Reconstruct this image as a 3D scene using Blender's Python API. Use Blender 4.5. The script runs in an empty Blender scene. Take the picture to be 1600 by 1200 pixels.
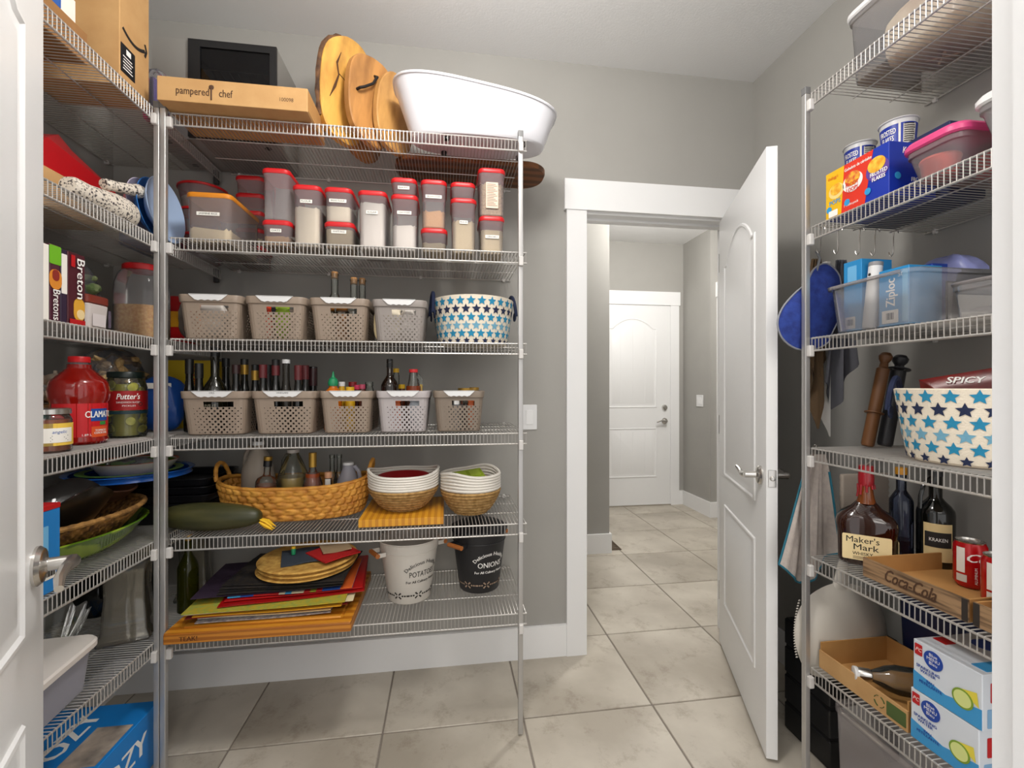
import bpy, bmesh, math, random
from math import sin, cos, tan, atan, pi, radians, hypot, sqrt
from mathutils import Vector, Matrix, Euler
random.seed(7)
SC = bpy.context.scene
COL = SC.collection
# ---------------------------------------------------------------- camera
F, CX, CY, EYE, PSI = 711.0, 800.0, 604.0, 1.24, atan(103 / 711.0)
cd = bpy.data.cameras.new('camera'); cam = bpy.data.objects.new('camera', cd); COL.objects.link(cam)
cam.location = (0, 0, EYE); cam.rotation_euler = (pi / 2, 0, -PSI)
cd.sensor_width = 36; cd.lens = F / 1600 * 36; cd.shift_y = (CY - 600) / 1600; cd.clip_start = .02
SC.camera = cam
# ---------------------------------------------------------------- world, light, exposure
W = bpy.data.worlds.new('world'); SC.world = W; W.use_nodes = True
W.node_tree.nodes['Background'].inputs[0].default_value = (1, .985, .97, 1)
W.node_tree.nodes['Background'].inputs[1].default_value = .8
def area(name, loc, size, power, col=(1, .95, .88), rot=(0, 0, 0), shape='DISK'):
    l = bpy.data.lights.new(name, 'AREA'); l.shape = shape; l.size = size; l.energy = power; l.color = col
    o = bpy.data.objects.new(name, l); COL.objects.link(o); o.location = loc; o.rotation_euler = rot
    return o
def bulb(name, loc, r, power, col=(1, .97, .93)):
    l = bpy.data.lights.new(name, 'POINT'); l.shadow_soft_size = r; l.energy = power; l.color = col
    o = bpy.data.objects.new(name, l); COL.objects.link(o); o.location = loc
    return o
bulb('pantry_ceiling_light', (.085, .85, 2.52), .13, 31)
bulb('hall_ceiling_light', (1.75, 3.0, 2.5), .15, 50)
area('kitchen_ceiling_light', (.1, -1.3, 2.6), 1.6, 20, rot=(radians(20), 0, 0))  # added fill lamp behind the camera, no fixture, brightens shelves through the doorway
SC.view_settings.view_transform = 'Standard'; SC.view_settings.look = 'None'
SC.view_settings.gamma = 1; SC.view_settings.use_curve_mapping = False
SC.view_settings.exposure = 0.55
SC.cycles.max_bounces = 10; SC.cycles.transparent_max_bounces = 24
# ---------------------------------------------------------------- measuring helpers (photo bearing -> metres in the room)
def rt(u): return (u - CX) / F
def ang(u): return atan(rt(u)) + PSI
def X(u, y): return y * tan(ang(u))
def Y(u, x): return x / tan(ang(u))
def T(u, y): return y / (cos(PSI) - rt(u) * sin(PSI))
def Z(u, v, y): return EYE - (v - CY) / F * T(u, y)
def at(u, v, z):
    t = (EYE - z) * F / (v - CY); y = t * (cos(PSI) - rt(u) * sin(PSI))
    return X(u, y), y
def circ(u0, u1, y=None, x=None):
    a0, a1 = ang(u0), ang(u1); a = (a0 + a1) / 2
    if y is None: y = x / tan(a)
    else: x = y * tan(a)
    return x, y, hypot(x, y) * sin((a1 - a0) / 2)
# ---------------------------------------------------------------- materials
def lin(h):
    if isinstance(h, tuple): return h + (1,) if len(h) == 3 else h
    c = [int(h[i:i + 2], 16) / 255 for i in (0, 2, 4)]
    return tuple((x / 12.92 if x <= .04045 else ((x + .055) / 1.055) ** 2.4) for x in c) + (1,)
MATS = {}
def mat(name, col, rough=.5, metal=0, col2=None, nscale=8, bump=0, bscale=60, alpha=1, trans=0, spec=.5, rnd=0, wave=None, stretch=None, coat=0, nrange=(.35, .65)):
    if name in MATS: return MATS[name]
    m = bpy.data.materials.new(name); m.use_nodes = True; MATS[name] = m
    nt = m.node_tree; N = nt.nodes; L = nt.links; b = N['Principled BSDF']
    b.inputs['Base Color'].default_value = lin(col); b.inputs['Roughness'].default_value = rough
    b.inputs['Metallic'].default_value = metal; b.inputs['Alpha'].default_value = alpha
    b.inputs['Transmission Weight'].default_value = trans; b.inputs['Specular IOR Level'].default_value = spec
    b.inputs['Coat Weight'].default_value = coat
    tc = N.new('ShaderNodeTexCoord'); vec = tc.outputs['Object']
    if stretch:
        mp = N.new('ShaderNodeMapping'); mp.inputs['Scale'].default_value = stretch; L.new(vec, mp.inputs[0]); vec = mp.outputs[0]
    if rnd:
        oi = N.new('ShaderNodeObjectInfo'); ad = N.new('ShaderNodeVectorMath'); ad.operation = 'ADD'
        ml = N.new('ShaderNodeMath'); ml.operation = 'MULTIPLY'; ml.inputs[1].default_value = 37
        L.new(oi.outputs['Random'], ml.inputs[0]); L.new(vec, ad.inputs[0]); L.new(ml.outputs[0], ad.inputs[1]); vec = ad.outputs[0]
    cout = None
    if col2 is not None:
        if wave:
            t = N.new('ShaderNodeTexWave'); t.inputs['Scale'].default_value = nscale; t.bands_direction = wave
            t.inputs['Distortion'].default_value = 3; t.inputs['Detail'].default_value = 3; t.inputs['Detail Scale'].default_value = 1.5
        else:
            t = N.new('ShaderNodeTexNoise'); t.inputs['Scale'].default_value = nscale; t.inputs['Detail'].default_value = 6
        L.new(vec, t.inputs['Vector'])
        r = N.new('ShaderNodeValToRGB'); r.color_ramp.elements[0].position = nrange[0]; r.color_ramp.elements[1].position = nrange[1]
        r.color_ramp.elements[0].color = lin(col); r.color_ramp.elements[1].color = lin(col2)
        L.new(t.outputs['Fac' if not wave else 'Fac'], r.inputs[0]); cout = r.outputs[0]
        if rnd:
            hs = N.new('ShaderNodeHueSaturation'); mr = N.new('ShaderNodeMapRange'); mr.inputs[3].default_value = 1 - rnd; mr.inputs[4].default_value = 1 + rnd
            L.new(oi.outputs['Random'], mr.inputs[0]); L.new(mr.outputs[0], hs.inputs['Value']); L.new(cout, hs.inputs['Color']); cout = hs.outputs[0]
        L.new(cout, b.inputs['Base Color'])
    if bump:
        t2 = N.new('ShaderNodeTexNoise'); t2.inputs['Scale'].default_value = bscale; t2.inputs['Detail'].default_value = 4
        L.new(vec, t2.inputs['Vector']); bp = N.new('ShaderNodeBump'); bp.inputs['Strength'].default_value = bump; bp.inputs['Distance'].default_value = .004
        L.new(t2.outputs['Fac'], bp.inputs['Height']); L.new(bp.outputs[0], b.inputs['Normal'])
    return m
def glass(name, col='ffffff', rough=.04, body=.0, bodycol='ffffff', ior=1.35):
    """thin glass or clear plastic: a fresnel mix of see-through and gloss, plus a little milky body"""
    if name in MATS: return MATS[name]
    m = bpy.data.materials.new(name); m.use_nodes = True; MATS[name] = m
    nt = m.node_tree; N = nt.nodes; L = nt.links; N.remove(N['Principled BSDF']); out = N['Material Output']
    tr = N.new('ShaderNodeBsdfTransparent'); tr.inputs[0].default_value = lin(col)
    df = N.new('ShaderNodeBsdfDiffuse'); df.inputs[0].default_value = lin(bodycol)
    gl = N.new('ShaderNodeBsdfGlossy'); gl.inputs['Roughness'].default_value = rough
    m1 = N.new('ShaderNodeMixShader'); m1.inputs[0].default_value = body; L.new(tr.outputs[0], m1.inputs[1]); L.new(df.outputs[0], m1.inputs[2])
    fr = N.new('ShaderNodeFresnel'); fr.inputs[0].default_value = ior
    m2 = N.new('ShaderNodeMixShader'); L.new(fr.outputs[0], m2.inputs[0]); L.new(m1.outputs[0], m2.inputs[1]); L.new(gl.outputs[0], m2.inputs[2])
    L.new(m2.outputs[0], out.inputs[0])
    return m
# ---------------------------------------------------------------- mesh builder
ID = Matrix.Identity(4)
def TR(x=0, y=0, z=0, rx=0, ry=0, rz=0, s=1):
    return Matrix.Translation((x, y, z)) @ Euler((rx, ry, rz)).to_matrix().to_4x4() @ Matrix.Scale(s, 4)
def rr(w, d, r, z=0, n=4, cx=0, cy=0):
    r = min(r, w / 2 - 1e-4, d / 2 - 1e-4); p = []
    for k, (sx, sy) in enumerate(((1, 1), (-1, 1), (-1, -1), (1, -1))):
        for i in range(n + 1):
            a = (k + i / n) * pi / 2
            p.append((cx + sx * (w / 2 - r) + r * cos(a), cy + sy * (d / 2 - r) + r * sin(a), z))
    return p
def ell(a, b, z=0, n=32, cx=0, cy=0): return [(cx + a * cos(2 * pi * i / n), cy + b * sin(2 * pi * i / n), z) for i in range(n)]
class MB:
    def __init__(s): s.v, s.f, s.m = [], [], []
    def add(s, vs, fs, M=None, mi=0):
        o = len(s.v)
        s.v += [tuple(M @ Vector(p)) for p in vs] if M is not None else [tuple(p) for p in vs]
        for f in fs: s.f.append([i + o for i in f]); s.m.append(mi)
        return s
    def box(s, x0, x1, y0, y1, z0, z1, M=None, mi=0):
        vs = [(x, y, z) for z in (z0, z1) for y in (y0, y1) for x in (x0, x1)]
        return s.add(vs, [(0, 2, 3, 1), (4, 5, 7, 6), (0, 1, 5, 4), (2, 6, 7, 3), (0, 4, 6, 2), (1, 3, 7, 5)], M, mi)
    def loft(s, rings, c0=True, c1=True, M=None, mi=0, closed=True):
        n = len(rings[0]); vs = [p for r in rings for p in r]; fs = []
        for k in range(len(rings) - 1):
            for i in range(n if closed else n - 1):
                j = (i + 1) % n
                fs.append((k * n + i, k * n + j, (k + 1) * n + j, (k + 1) * n + i))
        if c0: fs.append(tuple(range(n - 1, -1, -1)))
        if c1: fs.append(tuple(range((len(rings) - 1) * n, len(rings) * n)))
        return s.add(vs, fs, M, mi)
    def rbox(s, w, d, h, r=.01, c=.003, M=None, z=0, tw=0, td=0, mi=0, n=4):
        """rounded box standing on z; tw, td: extra width and depth at the top"""
        def q(t, e): return rr(w + tw * t - 2 * e, d + td * t - 2 * e, max(r - e, .0008), z + h * t, n)
        k = c / h
        rs = [q(0, c), q(k, 0), q(1 - k, 0), q(1, c)]
        return s.loft(rs, M=M, mi=mi)
    def lathe(s, prof, n=24, M=None, mi=0, sx=1, sy=1):
        vs, fs, idx = [], [], []
        for r, z in prof:
            if r < 1e-6: idx.append([len(vs)] * n); vs.append((0, 0, z))
            else:
                b = len(vs); idx.append([b + i for i in range(n)])
                vs += [(r * sx * cos(2 * pi * i / n), r * sy * sin(2 * pi * i / n), z) for i in range(n)]
        for a, b in zip(idx, idx[1:]):
            for i in range(n):
                j = (i + 1) % n; q = []
                for t in (a[i], a[j], b[j], b[i]):
                    if t not in q: q.append(t)
                if len(q) > 2: fs.append(tuple(q))
        return s.add(vs, fs, M, mi)
    def tube(s, pts, r, n=6, closed=False, M=None, mi=0, caps=True, flat=1):
        P = [Vector(p) for p in pts]; k = len(P); rings = []
        R = r if isinstance(r, (list, tuple)) else [r] * k
        up = None
        for i in range(k):
            a = P[(i - 1) % k] if closed or i else P[0]; b = P[(i + 1) % k] if closed or i < k - 1 else P[-1]
            t = (b - a).normalized()
            if up is None:
                up = Vector((0, 0, 1)) if abs(t.z) < .9 else Vector((0, 1, 0))
            x = t.cross(up)
            if x.length < 1e-6: x = t.orthogonal()
            x.normalize(); up = x.cross(t).normalized()
            rings.append([tuple(P[i] + x * (R[i] * cos(2 * pi * j / n)) + up * (R[i] * flat * sin(2 * pi * j / n))) for j in range(n)])
        if closed: rings.append(rings[0])
        return s.loft(rings, caps and not closed, caps and not closed, M, mi)
    def grid(s, fn, nu, nv, M=None, mi=0, wrap=False):
        vs = [fn(i / nu, j / nv) for j in range(nv + 1) for i in range(nu + (0 if wrap else 1))]
        w = nu if wrap else nu + 1
        fs = [(j * w + i, j * w + (i + 1) % w, (j + 1) * w + (i + 1) % w, (j + 1) * w + i) for j in range(nv) for i in range(nu)]
        return s.add(vs, fs, M, mi)
    def build(s, name, m, parent=None, loc=None, rot=None, smooth=35, label=None, kind=None):
        me = bpy.data.meshes.new(name); me.from_pydata(s.v, [], s.f)
        for k in (m if isinstance(m, (list, tuple)) else [m]): me.materials.append(k)
        if any(s.m): me.polygons.foreach_set('material_index', s.m)
        if smooth:
            me.polygons.foreach_set('use_smooth', [True] * len(me.polygons)); me.set_sharp_from_angle(angle=radians(smooth))
        bm = bmesh.new(); bm.from_mesh(me); bmesh.ops.recalc_face_normals(bm, faces=bm.faces); bm.to_mesh(me); bm.free()
        o = bpy.data.objects.new(name, me); COL.objects.link(o)
        if parent: o.parent = parent
        if loc: o.location = loc
        if rot: o.rotation_euler = rot
        if label: o['label'] = label
        if kind: o['kind'] = kind
        return o
def tag(o, label, cat, group=None):
    o['label'] = label; o['category'] = cat
    if group: o['group'] = group
    return o
def thing(name, label, cat, loc=(0, 0, 0), rz=0, group=None, rot=None):
    o = bpy.data.objects.new(name, None); COL.objects.link(o); o.empty_display_size = .05
    o.location = loc; o.rotation_euler = rot or (0, 0, rz)
    return tag(o, label, cat, group)
def copy_tree(o, parent=None):
    c = o.copy(); COL.objects.link(c)
    if parent: c.parent = parent
    for ch in list(o.children): copy_tree(ch, c)
    return c
def dup(root, loc, label, rz=0, scale=None, group=None, rot=None):
    c = copy_tree(root); c.location = loc; c.rotation_euler = rot or (0, 0, rz)
    if scale: c.scale = scale
    c['label'] = label
    if group: c['group'] = group
    return c
def struct(o, parent=None):
    o['kind'] = 'structure'; return o
# ---------------------------------------------------------------- lettering
def text_mesh(s, size=.02, width=None, bold=0, shear=0, space=1, res=2):
    cu = bpy.data.curves.new('t', 'FONT'); cu.body = s; cu.size = size; cu.align_x = 'CENTER'; cu.align_y = 'CENTER'
    cu.resolution_u = res; cu.shear = shear; cu.space_character = space; cu.offset = 0; cu.space_line = .9
    o = bpy.data.objects.new('t', cu); COL.objects.link(o)
    dg = bpy.context.evaluated_depsgraph_get(); dg.update()
    me = bpy.data.meshes.new_from_object(o.evaluated_get(dg))
    vs = [tuple(v.co) for v in me.vertices]; fs = [tuple(p.vertices) for p in me.polygons]
    bpy.data.objects.remove(o); bpy.data.curves.remove(cu); bpy.data.meshes.remove(me)
    if bold and vs:
        k = len(vs); e = min(bold, size * .03)
        fs = fs + [tuple(i + k for i in f) for f in fs] + [tuple(i + 2 * k for i in f) for f in fs]
        vs = vs + [(x - e, y, z + .0001) for x, y, z in vs] + [(x + e, y, z + .0002) for x, y, z in vs]
    if width and vs:
        x0 = min(v[0] for v in vs); x1 = max(v[0] for v in vs); k = width / max(x1 - x0, 1e-6); c = (x0 + x1) / 2
        vs = [((v[0] - c) * k, v[1], v[2]) for v in vs]
    return vs, fs
def text(parent, s, M, size=.02, m=None, name='lettering', cyl=None, arc=None, mb=None, **kw):
    """flat lettering laid by M (its plane is local xy), or wrapped round a vertical cylinder of radius cyl"""
    vs, fs = text_mesh(s, size, **kw)
    if arc: vs = [((arc + y) * sin(x / arc), (arc + y) * cos(x / arc) - arc, z) for x, y, z in vs]
    if cyl: vs = [((cyl + z) * sin(x / cyl), y, (cyl + z) * cos(x / cyl) - cyl) for x, y, z in vs]
    if mb is not None: mb.add(vs, fs, M); return
    b = MB(); b.add(vs, fs, M)
    return b.build(name, m, parent, smooth=0)
FRONT = lambda x, y, z: TR(x, y, z, rx=pi / 2)                      # lettering that faces -y
def FACE(x, y, z, a=0, lean=0): return Matrix.Translation((x, y, z)) @ Matrix.Rotation(a, 4, 'Z') @ Matrix.Rotation(pi / 2 - lean, 4, 'X')
# a = 0 faces -y, a = pi/2 faces +x, a = -pi/2 faces -x
def patch(parent, name, m, w, h, M, cyl=None, r=.002, t=.0006, label=None):
    b = MB()
    if cyl:
        n = 14
        b.grid(lambda i, j: (cyl * sin((i - .5) * w / cyl), (j - .5) * h, cyl * cos((i - .5) * w / cyl) - cyl), n, 1, M)
    else:
        b.loft([[(p[0], p[1], 0) for p in rr(w, h, r, 0, 3)], [(p[0], p[1], t) for p in rr(w, h, r, 0, 3)]], M=M)
    return b.build(name, m, parent, label=label)
def star(R, r=.42):
    p = [(R * (1 if i % 2 == 0 else r) * sin(i * pi / 5), R * (1 if i % 2 == 0 else r) * cos(i * pi / 5)) for i in range(10)]
    return p
# ---------------------------------------------------------------- palette
WALL = mat('wall_paint', (.335, .325, .302), .75, col2=(.35, .34, .316), nscale=3, bump=.04, bscale=180)
CEIL = mat('ceiling_paint', (.78, .78, .775), .9, bump=.15, bscale=120)
WHITE = mat('white_trim_paint', (.79, .79, .79), .38)
DOORW = mat('white_door_paint', (.80, .80, .80), .35, bump=.03, bscale=90, stretch=(6, 6, .5))
NICKEL = mat('nickel_wire', (.50, .48, .455), .36, .55)
POSTM = mat('nickel_post', (.50, .49, .48), .34, .7)
CLIPM = mat('grey_clip', (.58, .56, .54), .5)
STEEL = mat('brushed_steel', (.62, .60, .57), .25, 1)
CARD = mat('cardboard', 'c39a66', .85, col2='b98f5c', nscale=14, bump=.05, bscale=90)
CARDIN = mat('cardboard_inner', 'b98a50', .85, col2='ae7f46', nscale=10)
KRAFT = mat('dark_kraft', '9a6f42', .85, col2='8b6238', nscale=10)
INK = mat('black_ink', '1d1815', .7)
BROWNINK = mat('brown_ink', '4a2f1c', .7)
WHITEINK = mat('white_ink', 'f4f2ee', .6)
LABELM = mat('white_label', 'ece8e0', .6)
CREAM = mat('cream_label', 'e9d3a0', .65)
REDLID = mat('red_lid', 'c4161c', .4)
ORLID = mat('orange_lid', 'd08018', .45)
FROST = glass('frosted_plastic', 'efedeb', .25, .2, 'e0d8da', 1.25)
CLEARP = glass('clear_plastic', 'f2f0ee', .12, .16, 'd8d8dc', 1.3)
GLASS = glass('clear_glass', 'f0f2ee', .03, .05, 'c8ccc6', 1.45)
RGLASS = mat('heavy_glass', 'eef0ea', .02, trans=1)
BAG = glass('clear_bag', 'f4f4f6', .1, .14, 'd6d8e0', 1.5)
BLACK = mat('black_plastic', '121214', .4)
BLKGLASS = mat('dark_bottle_glass', '0b0c09', .08, coat=.4)
WHITEP = mat('white_plastic', 'dcdcdc', .35)
RED = mat('red_plastic', 'b8141a', .4)
NAVY = mat('navy_fabric', '15203f', .85)
# ================================================================= the room
YB, XL, XR, YF, CEILZ = 2.05, -1.33, 1.50, .27, 2.74
def slab(name, m, *b, parent=None):
    o = MB().box(*b).build(name, m, parent, smooth=0); o['kind'] = 'structure'; return o
floor = slab('floor', mat('grout', (.23, .20, .17), .9), -1.45, 3.7, -.4, 4.62, -.06, -.004)
TILE = mat('tile_glaze', (.37, .33, .27), .42, col2=(.55, .505, .43), nscale=2.6, bump=.05, bscale=40, rnd=.045, nrange=(.36, .66))
tn = TILE.node_tree   # darker flecks and veins in the glaze
n2 = tn.nodes.new('ShaderNodeTexNoise'); n2.inputs['Scale'].default_value = 7; n2.inputs['Detail'].default_value = 10; n2.inputs['Roughness'].default_value = .75
rp = tn.nodes.new('ShaderNodeValToRGB'); rp.color_ramp.elements[0].position = .30; rp.color_ramp.elements[0].color = (.66, .62, .57, 1); rp.color_ramp.elements[1].position = .47; rp.color_ramp.elements[1].color = (1, 1, 1, 1)
mx = tn.nodes.new('ShaderNodeMixRGB'); mx.blend_type = 'MULTIPLY'; mx.inputs[0].default_value = 1
pb = tn.nodes['Principled BSDF']; src = pb.inputs['Base Color'].links[0].from_socket
vsrc = [l.from_socket for l in tn.links if l.to_socket.name == 'Vector'][0]
tn.links.new(vsrc, n2.inputs['Vector']); tn.links.new(n2.outputs['Fac'], rp.inputs[0]); tn.links.new(src, mx.inputs[1]); tn.links.new(rp.outputs[0], mx.inputs[2]); tn.links.new(mx.outputs[0], pb.inputs['Base Color'])
tm = MB().rbox(.5035, .5035, .012, .003, .002).build('tile', TILE, floor)
first = True
for i in range(-4, 7):
    for j in range(-2, 8):
        x, y = .795 + .51 * i - .255, 2.187 + .51 * (j - 2) - .255
        if x > 3.9 or (y > 3.3 and x < .9) or (y < 2 and x > 1.9) or (y < .2): continue
        t = tm if first else tm.copy()
        if not first: COL.objects.link(t)
        first = False; t.location = (x, y, -.012)
# walls
dx0, dx1, dh = .644, 1.385, 2.045                                   # doorway in the back wall
wb = MB().box(XL - .12, dx0 - .02, YB, YB + .12, 0, CEILZ).box(dx1 + .02, 3.7, YB, YB + .12, 0, CEILZ).box(dx0 - .02, dx1 + .02, YB, YB + .12, dh + .02, CEILZ)
struct(wb.build('wall_back', WALL, smooth=0))
slab('wall_left', WALL, XL - .12, XL, YF - .12, YB, 0, CEILZ)
slab('wall_right', WALL, XR, XR + .12, YF - .12, YB, 0, CEILZ)
wf = MB().box(-.60, -.42, YF - .12, YF, 0, CEILZ).box(.42, .60, YF - .12, YF, 0, CEILZ).box(-.42, .42, YF - .12, YF, 2.07, CEILZ)
struct(wf.build('wall_front', WALL, smooth=0))
wh = MB().box(-.5, 1.207, 3.26, 4.62, 0, CEILZ)
struct(wh.build('wall_hall', WALL, smooth=0))
slab('wall_far', WALL, 1.207, 2.6, 4.5, 4.62, 0, CEILZ)
slab('wall_hall_right', WALL, 2.48, 3.7, 4.0, 4.5, 0, CEILZ)
slab('wall_hall_end', WALL, 3.6, 3.7, 2.17, 4.0, 0, CEILZ)
slab('wall_hall_left', WALL, -.6, -.5, 2.17, 3.3, 0, CEILZ)
slab('ceiling', CEIL, -1.45, 3.7, YF - .12, 4.62, CEILZ, CEILZ + .08)
# baseboards and casings
def board(name, *b): return slab(name, WHITE, *b)
board('baseboard_back', XL, .549, YB - .014, YB, 0, .144)
board('baseboard_left', XL, XL + .014, YF, YB - .014, 0, .144)
board('baseboard_right', XR - .014, XR, YF, YB, 0, .144)
board('baseboard_hall', -.5, 1.221, 3.246, 3.26, 0, .144)
board('baseboard_hall_side', 1.207, 1.221, 3.26, 4.5, 0, .144)
board('baseboard_hall_right', 2.466, 2.48, 3.986, 4.5, 0, .144)
board('baseboard_far', 2.425, 2.466, 4.486, 4.5, 0, .144)
board('baseboard_hall_end', 2.48, 2.545, 3.986, 4.0, 0, .144)
tr = MB().box(.549, dx0, YB - .018, YB, 0, dh + .01).box(dx1, dx1 + .095, YB - .018, YB, 0, dh + .01)
struct(tr.build('trim_1', WHITE, smooth=0))
struct(MB().box(.538, dx1 + .106, YB - .024, YB, dh + .01, dh + .15).build('trim_2', WHITE, smooth=0))
jm = MB().box(dx0 - .02, dx0, YB, YB + .12, 0, dh).box(dx1, dx1 + .02, YB, YB + .12, 0, dh).box(dx0 - .02, dx1 + .02, YB, YB + .12, dh, dh + .02)
jm.box(dx0, dx0 + .011, YB + .05, YB + .085, 0, dh).box(dx0, dx1, YB + .05, YB + .085, dh - .011, dh)
struct(jm.build('trim_3', WHITE, smooth=0))
sp = MB().rbox(.024, .004, .06, .002, .001, TR(dx0 + .001, YB + .03, .93, rz=pi / 2)).build('trim_4', STEEL); struct(sp)
# front doorway jamb that frames the view, with its casing
jf = MB().box(.40, .42, YF - .12, YF, 0, 2.05).box(-.42, -.40, YF - .12, YF, 0, 2.05).box(-.42, .42, YF - .12, YF, 2.05, 2.07)
jf.box(.405, .50, YF, YF + .016, 0, 2.06).box(-.50, -.405, YF, YF + .016, 0, 2.06).box(-.51, .51, YF, YF + .02, 2.06, 2.2)
struct(jf.build('trim_5', WHITE, smooth=0))
# far doorway casing
f0, f1 = 1.50, 2.33
struct(MB().box(f0 - .095, f0, 4.482, 4.5, 0, 2.09).box(f1, f1 + .095, 4.482, 4.5, 0, 2.09).box(f0 - .106, f1 + .106, 4.476, 4.5, 2.09, 2.23).build('trim_6', WHITE, smooth=0))
struct(MB().box(2.545, 2.64, 3.982, 4.0, 0, 2.09).box(2.534, 3.5, 3.976, 4.0, 2.09, 2.23).build('trim_7', WHITE, smooth=0))
# ---- moulded panel doors: local x along the width, -y is the face, z up
def panel_rings(b, x0, x1, z0, z1, rise, y, s):
    def outline(o, h):
        p = [(x0 + o, y + s * h, z0 + o), (x1 - o, y + s * h, z0 + o)]
        n = 14
        for i in range(n + 1):
            t = i / n; xx = x1 - o - (x1 - x0 - 2 * o) * t
            zz = z1 - o + (rise * (sin(pi * min(max((t - .08) / .84, 0), 1)) ** .75 if rise else 0))
            p.append((xx, y + s * h, zz))
        return p
    prof = [(0, 0), (.003, .005), (.010, .006), (.016, .0015), (.030, .001), (.044, .006)]
    b.loft([outline(o, h) for o, h in prof], c0=False, c1=True)
def lever_set(parent, M, name='lever_handle', turn=1):
    b = MB()
    b.lathe([(0, 0), (.033, 0), (.033, .004), (.028, .010), (.014, .013), (.011, .016), (.011, .05), (0, .05)], 24, M)
    b.tube([(0, 0, .045), (turn * .02, .002, .048), (turn * .06, .006, .047), (turn * .085, -.002, .046), (turn * .108, -.010, .050)], [.0115, .0105, .0085, .0075, .006], 10, M=M)
    return b.build(name, STEEL, parent)
def leaf(name, w, h, loc, rz, panels, planks=0):
    o = MB().rbox(w, .035, h, .002, .0015, TR(w / 2, .0175, 0)).build(name, DOORW, None, loc, (0, 0, rz)); o['kind'] = 'structure'
    for (x0, x1, z0, z1, rise) in panels:
        b = MB(); panel_rings(b, x0, x1, z0, z1, rise, 0, -1); b.build('door_panel', DOORW, o, smooth=25)
        b = MB(); panel_rings(b, x0, x1, z0, z1, rise, .035, 1); b.build('door_panel', DOORW, o, smooth=25)
        if planks:
            g = MB()
            for k in range(1, planks):
                xx = x0 + (x1 - x0) * k / planks; g.box(xx - .002, xx + .002, -.0075, -.0055, z0 + .05, z1 - .04 + rise * .6)
            g.build('panel_groove', DOORW, o, smooth=0)
    return o
# the open leaf in the back doorway, hinged on the right jamb, seen on its left face
hx, hy, ex, ey = 1.339, 2.02, 1.078, 1.353
a = math.atan2(hy - ey, hx - ex); wl = hypot(hx - ex, hy - ey)
d1 = leaf('door_1', wl, 2.02, (ex, ey, .012), a, [(.12, wl - .12, .82, 1.78, .10), (.12, wl - .12, .225, .69, 0)])
d1.location = (ex, ey, .012)
for s in (1, -1):
    M = TR(.062, .035 if s > 0 else 0, .925, rx=-pi / 2 if s > 0 else pi / 2)
    lever_set(d1, M, turn=1)
MB().rbox(.025, .003, .056, .004, .001, TR(-.001, .0175, .897, rz=pi / 2)).lathe([(0, 0), (.008, 0), (.007, .009), (0, .011)], 12, TR(-.002, .0175, .925, ry=-pi / 2)).build('latch', STEEL, d1)
hg = MB().tube([(0, 0, 0), (0, 0, .09)], .006, 8); h0 = hg.build('hinge', STEEL, d1, (wl + .004, .03, .2))
for z in (1.0, 1.78):
    c = h0.copy(); COL.objects.link(c); c.location.z = z
# far door
d2 = leaf('door_2', f1 - f0, 2.08, (f0, 4.50, .01), 0, [(.15, f1 - f0 - .15, 1.01, 1.84, .10), (.15, f1 - f0 - .15, .285, .80, 0)], planks=4)
d2.location.y = 4.49
lever_set(d2, TR(f1 - f0 - .065, 0, .87, rx=pi / 2), turn=-1)
MB().lathe([(0, 0), (.031, 0), (.031, .006), (.024, .018), (.016, .020), (.016, .026), (0, .026)], 20, TR(f1 - f0 - .065, 0, 1.01, rx=pi / 2)).build('deadbolt', STEEL, d2)
MB().box(f0, f1, 4.475, 4.5, 0, .012).build('trim_8', STEEL, smooth=0)['kind'] = 'structure'
# the entry door, swung into the pantry on the left jamb
a3 = radians(115.2)
d3 = leaf('door_3', .71, 2.03, (-.40, .27, .012), a3, [(.11, .60, .83, 1.80, .08), (.11, .60, .23, .70, 0)])
lever_set(d3, TR(.667, 0, .925, rx=pi / 2), turn=-1)
# switch plates, floor register, ceiling lamp
def plate(name, loc, rz, n, label):
    t = thing(name, label, 'switch', loc, rz)
    w = .07 + .046 * (n - 1)
    MB().rbox(w, .115, .006, .005, .002, TR(0, 0, 0, rx=pi / 2)).build('cover_plate', WHITEP, t)
    for k in range(n): MB().rbox(.033, .066, .005, .002, .001, TR((k - (n - 1) / 2) * .046, -.005, 0, rx=pi / 2 + .06)).build('rocker', WHITE, t)
    return t
plate('light_switch', (.377, 2.049, 1.10), 0, 1, 'white rocker light switch on the grey wall beside the shelves')
plate('light_switch', (2.479, Y(1094, 2.48), 1.10), -pi / 2, 2, 'small white double switch plate on the hall wall by the far door')
t = thing('floor_vent', 'brown floor register beside the hall baseboard', 'vent', (1.27, 3.43, .0005), .0)
BRZ = mat('bronze', '5c4a38', .5, .4)
MB().box(-.05, .05, -.13, -.12, 0, .004).box(-.05, .05, .12, .13, 0, .004).box(-.05, -.042, -.12, .12, 0, .004).box(.042, .05, -.12, .12, 0, .004).build('frame', BRZ, t, smooth=0)
sl = MB().box(-.042, .042, -.004, .004, 0, .003).build('slat', BRZ, t, (0, -.11, 0), smooth=0)
for k in range(1, 12):
    c = sl.copy(); COL.objects.link(c); c.location.y = -.11 + .02 * k
def lamp(loc, r, label):
    t = thing('ceiling_light', label, 'lamp', loc)
    MB().lathe([(0, .0), (r, 0), (r, -.015), (r * .97, -.02), (0, -.02)], 32).build('base', STEEL, t)
lamp((.085, .85, 2.735), .19, 'round flush ceiling light base above the pantry floor')
lamp((1.75, 3.0, 2.735), .19, 'round flush ceiling light base in the hall beyond the doorway')
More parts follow.
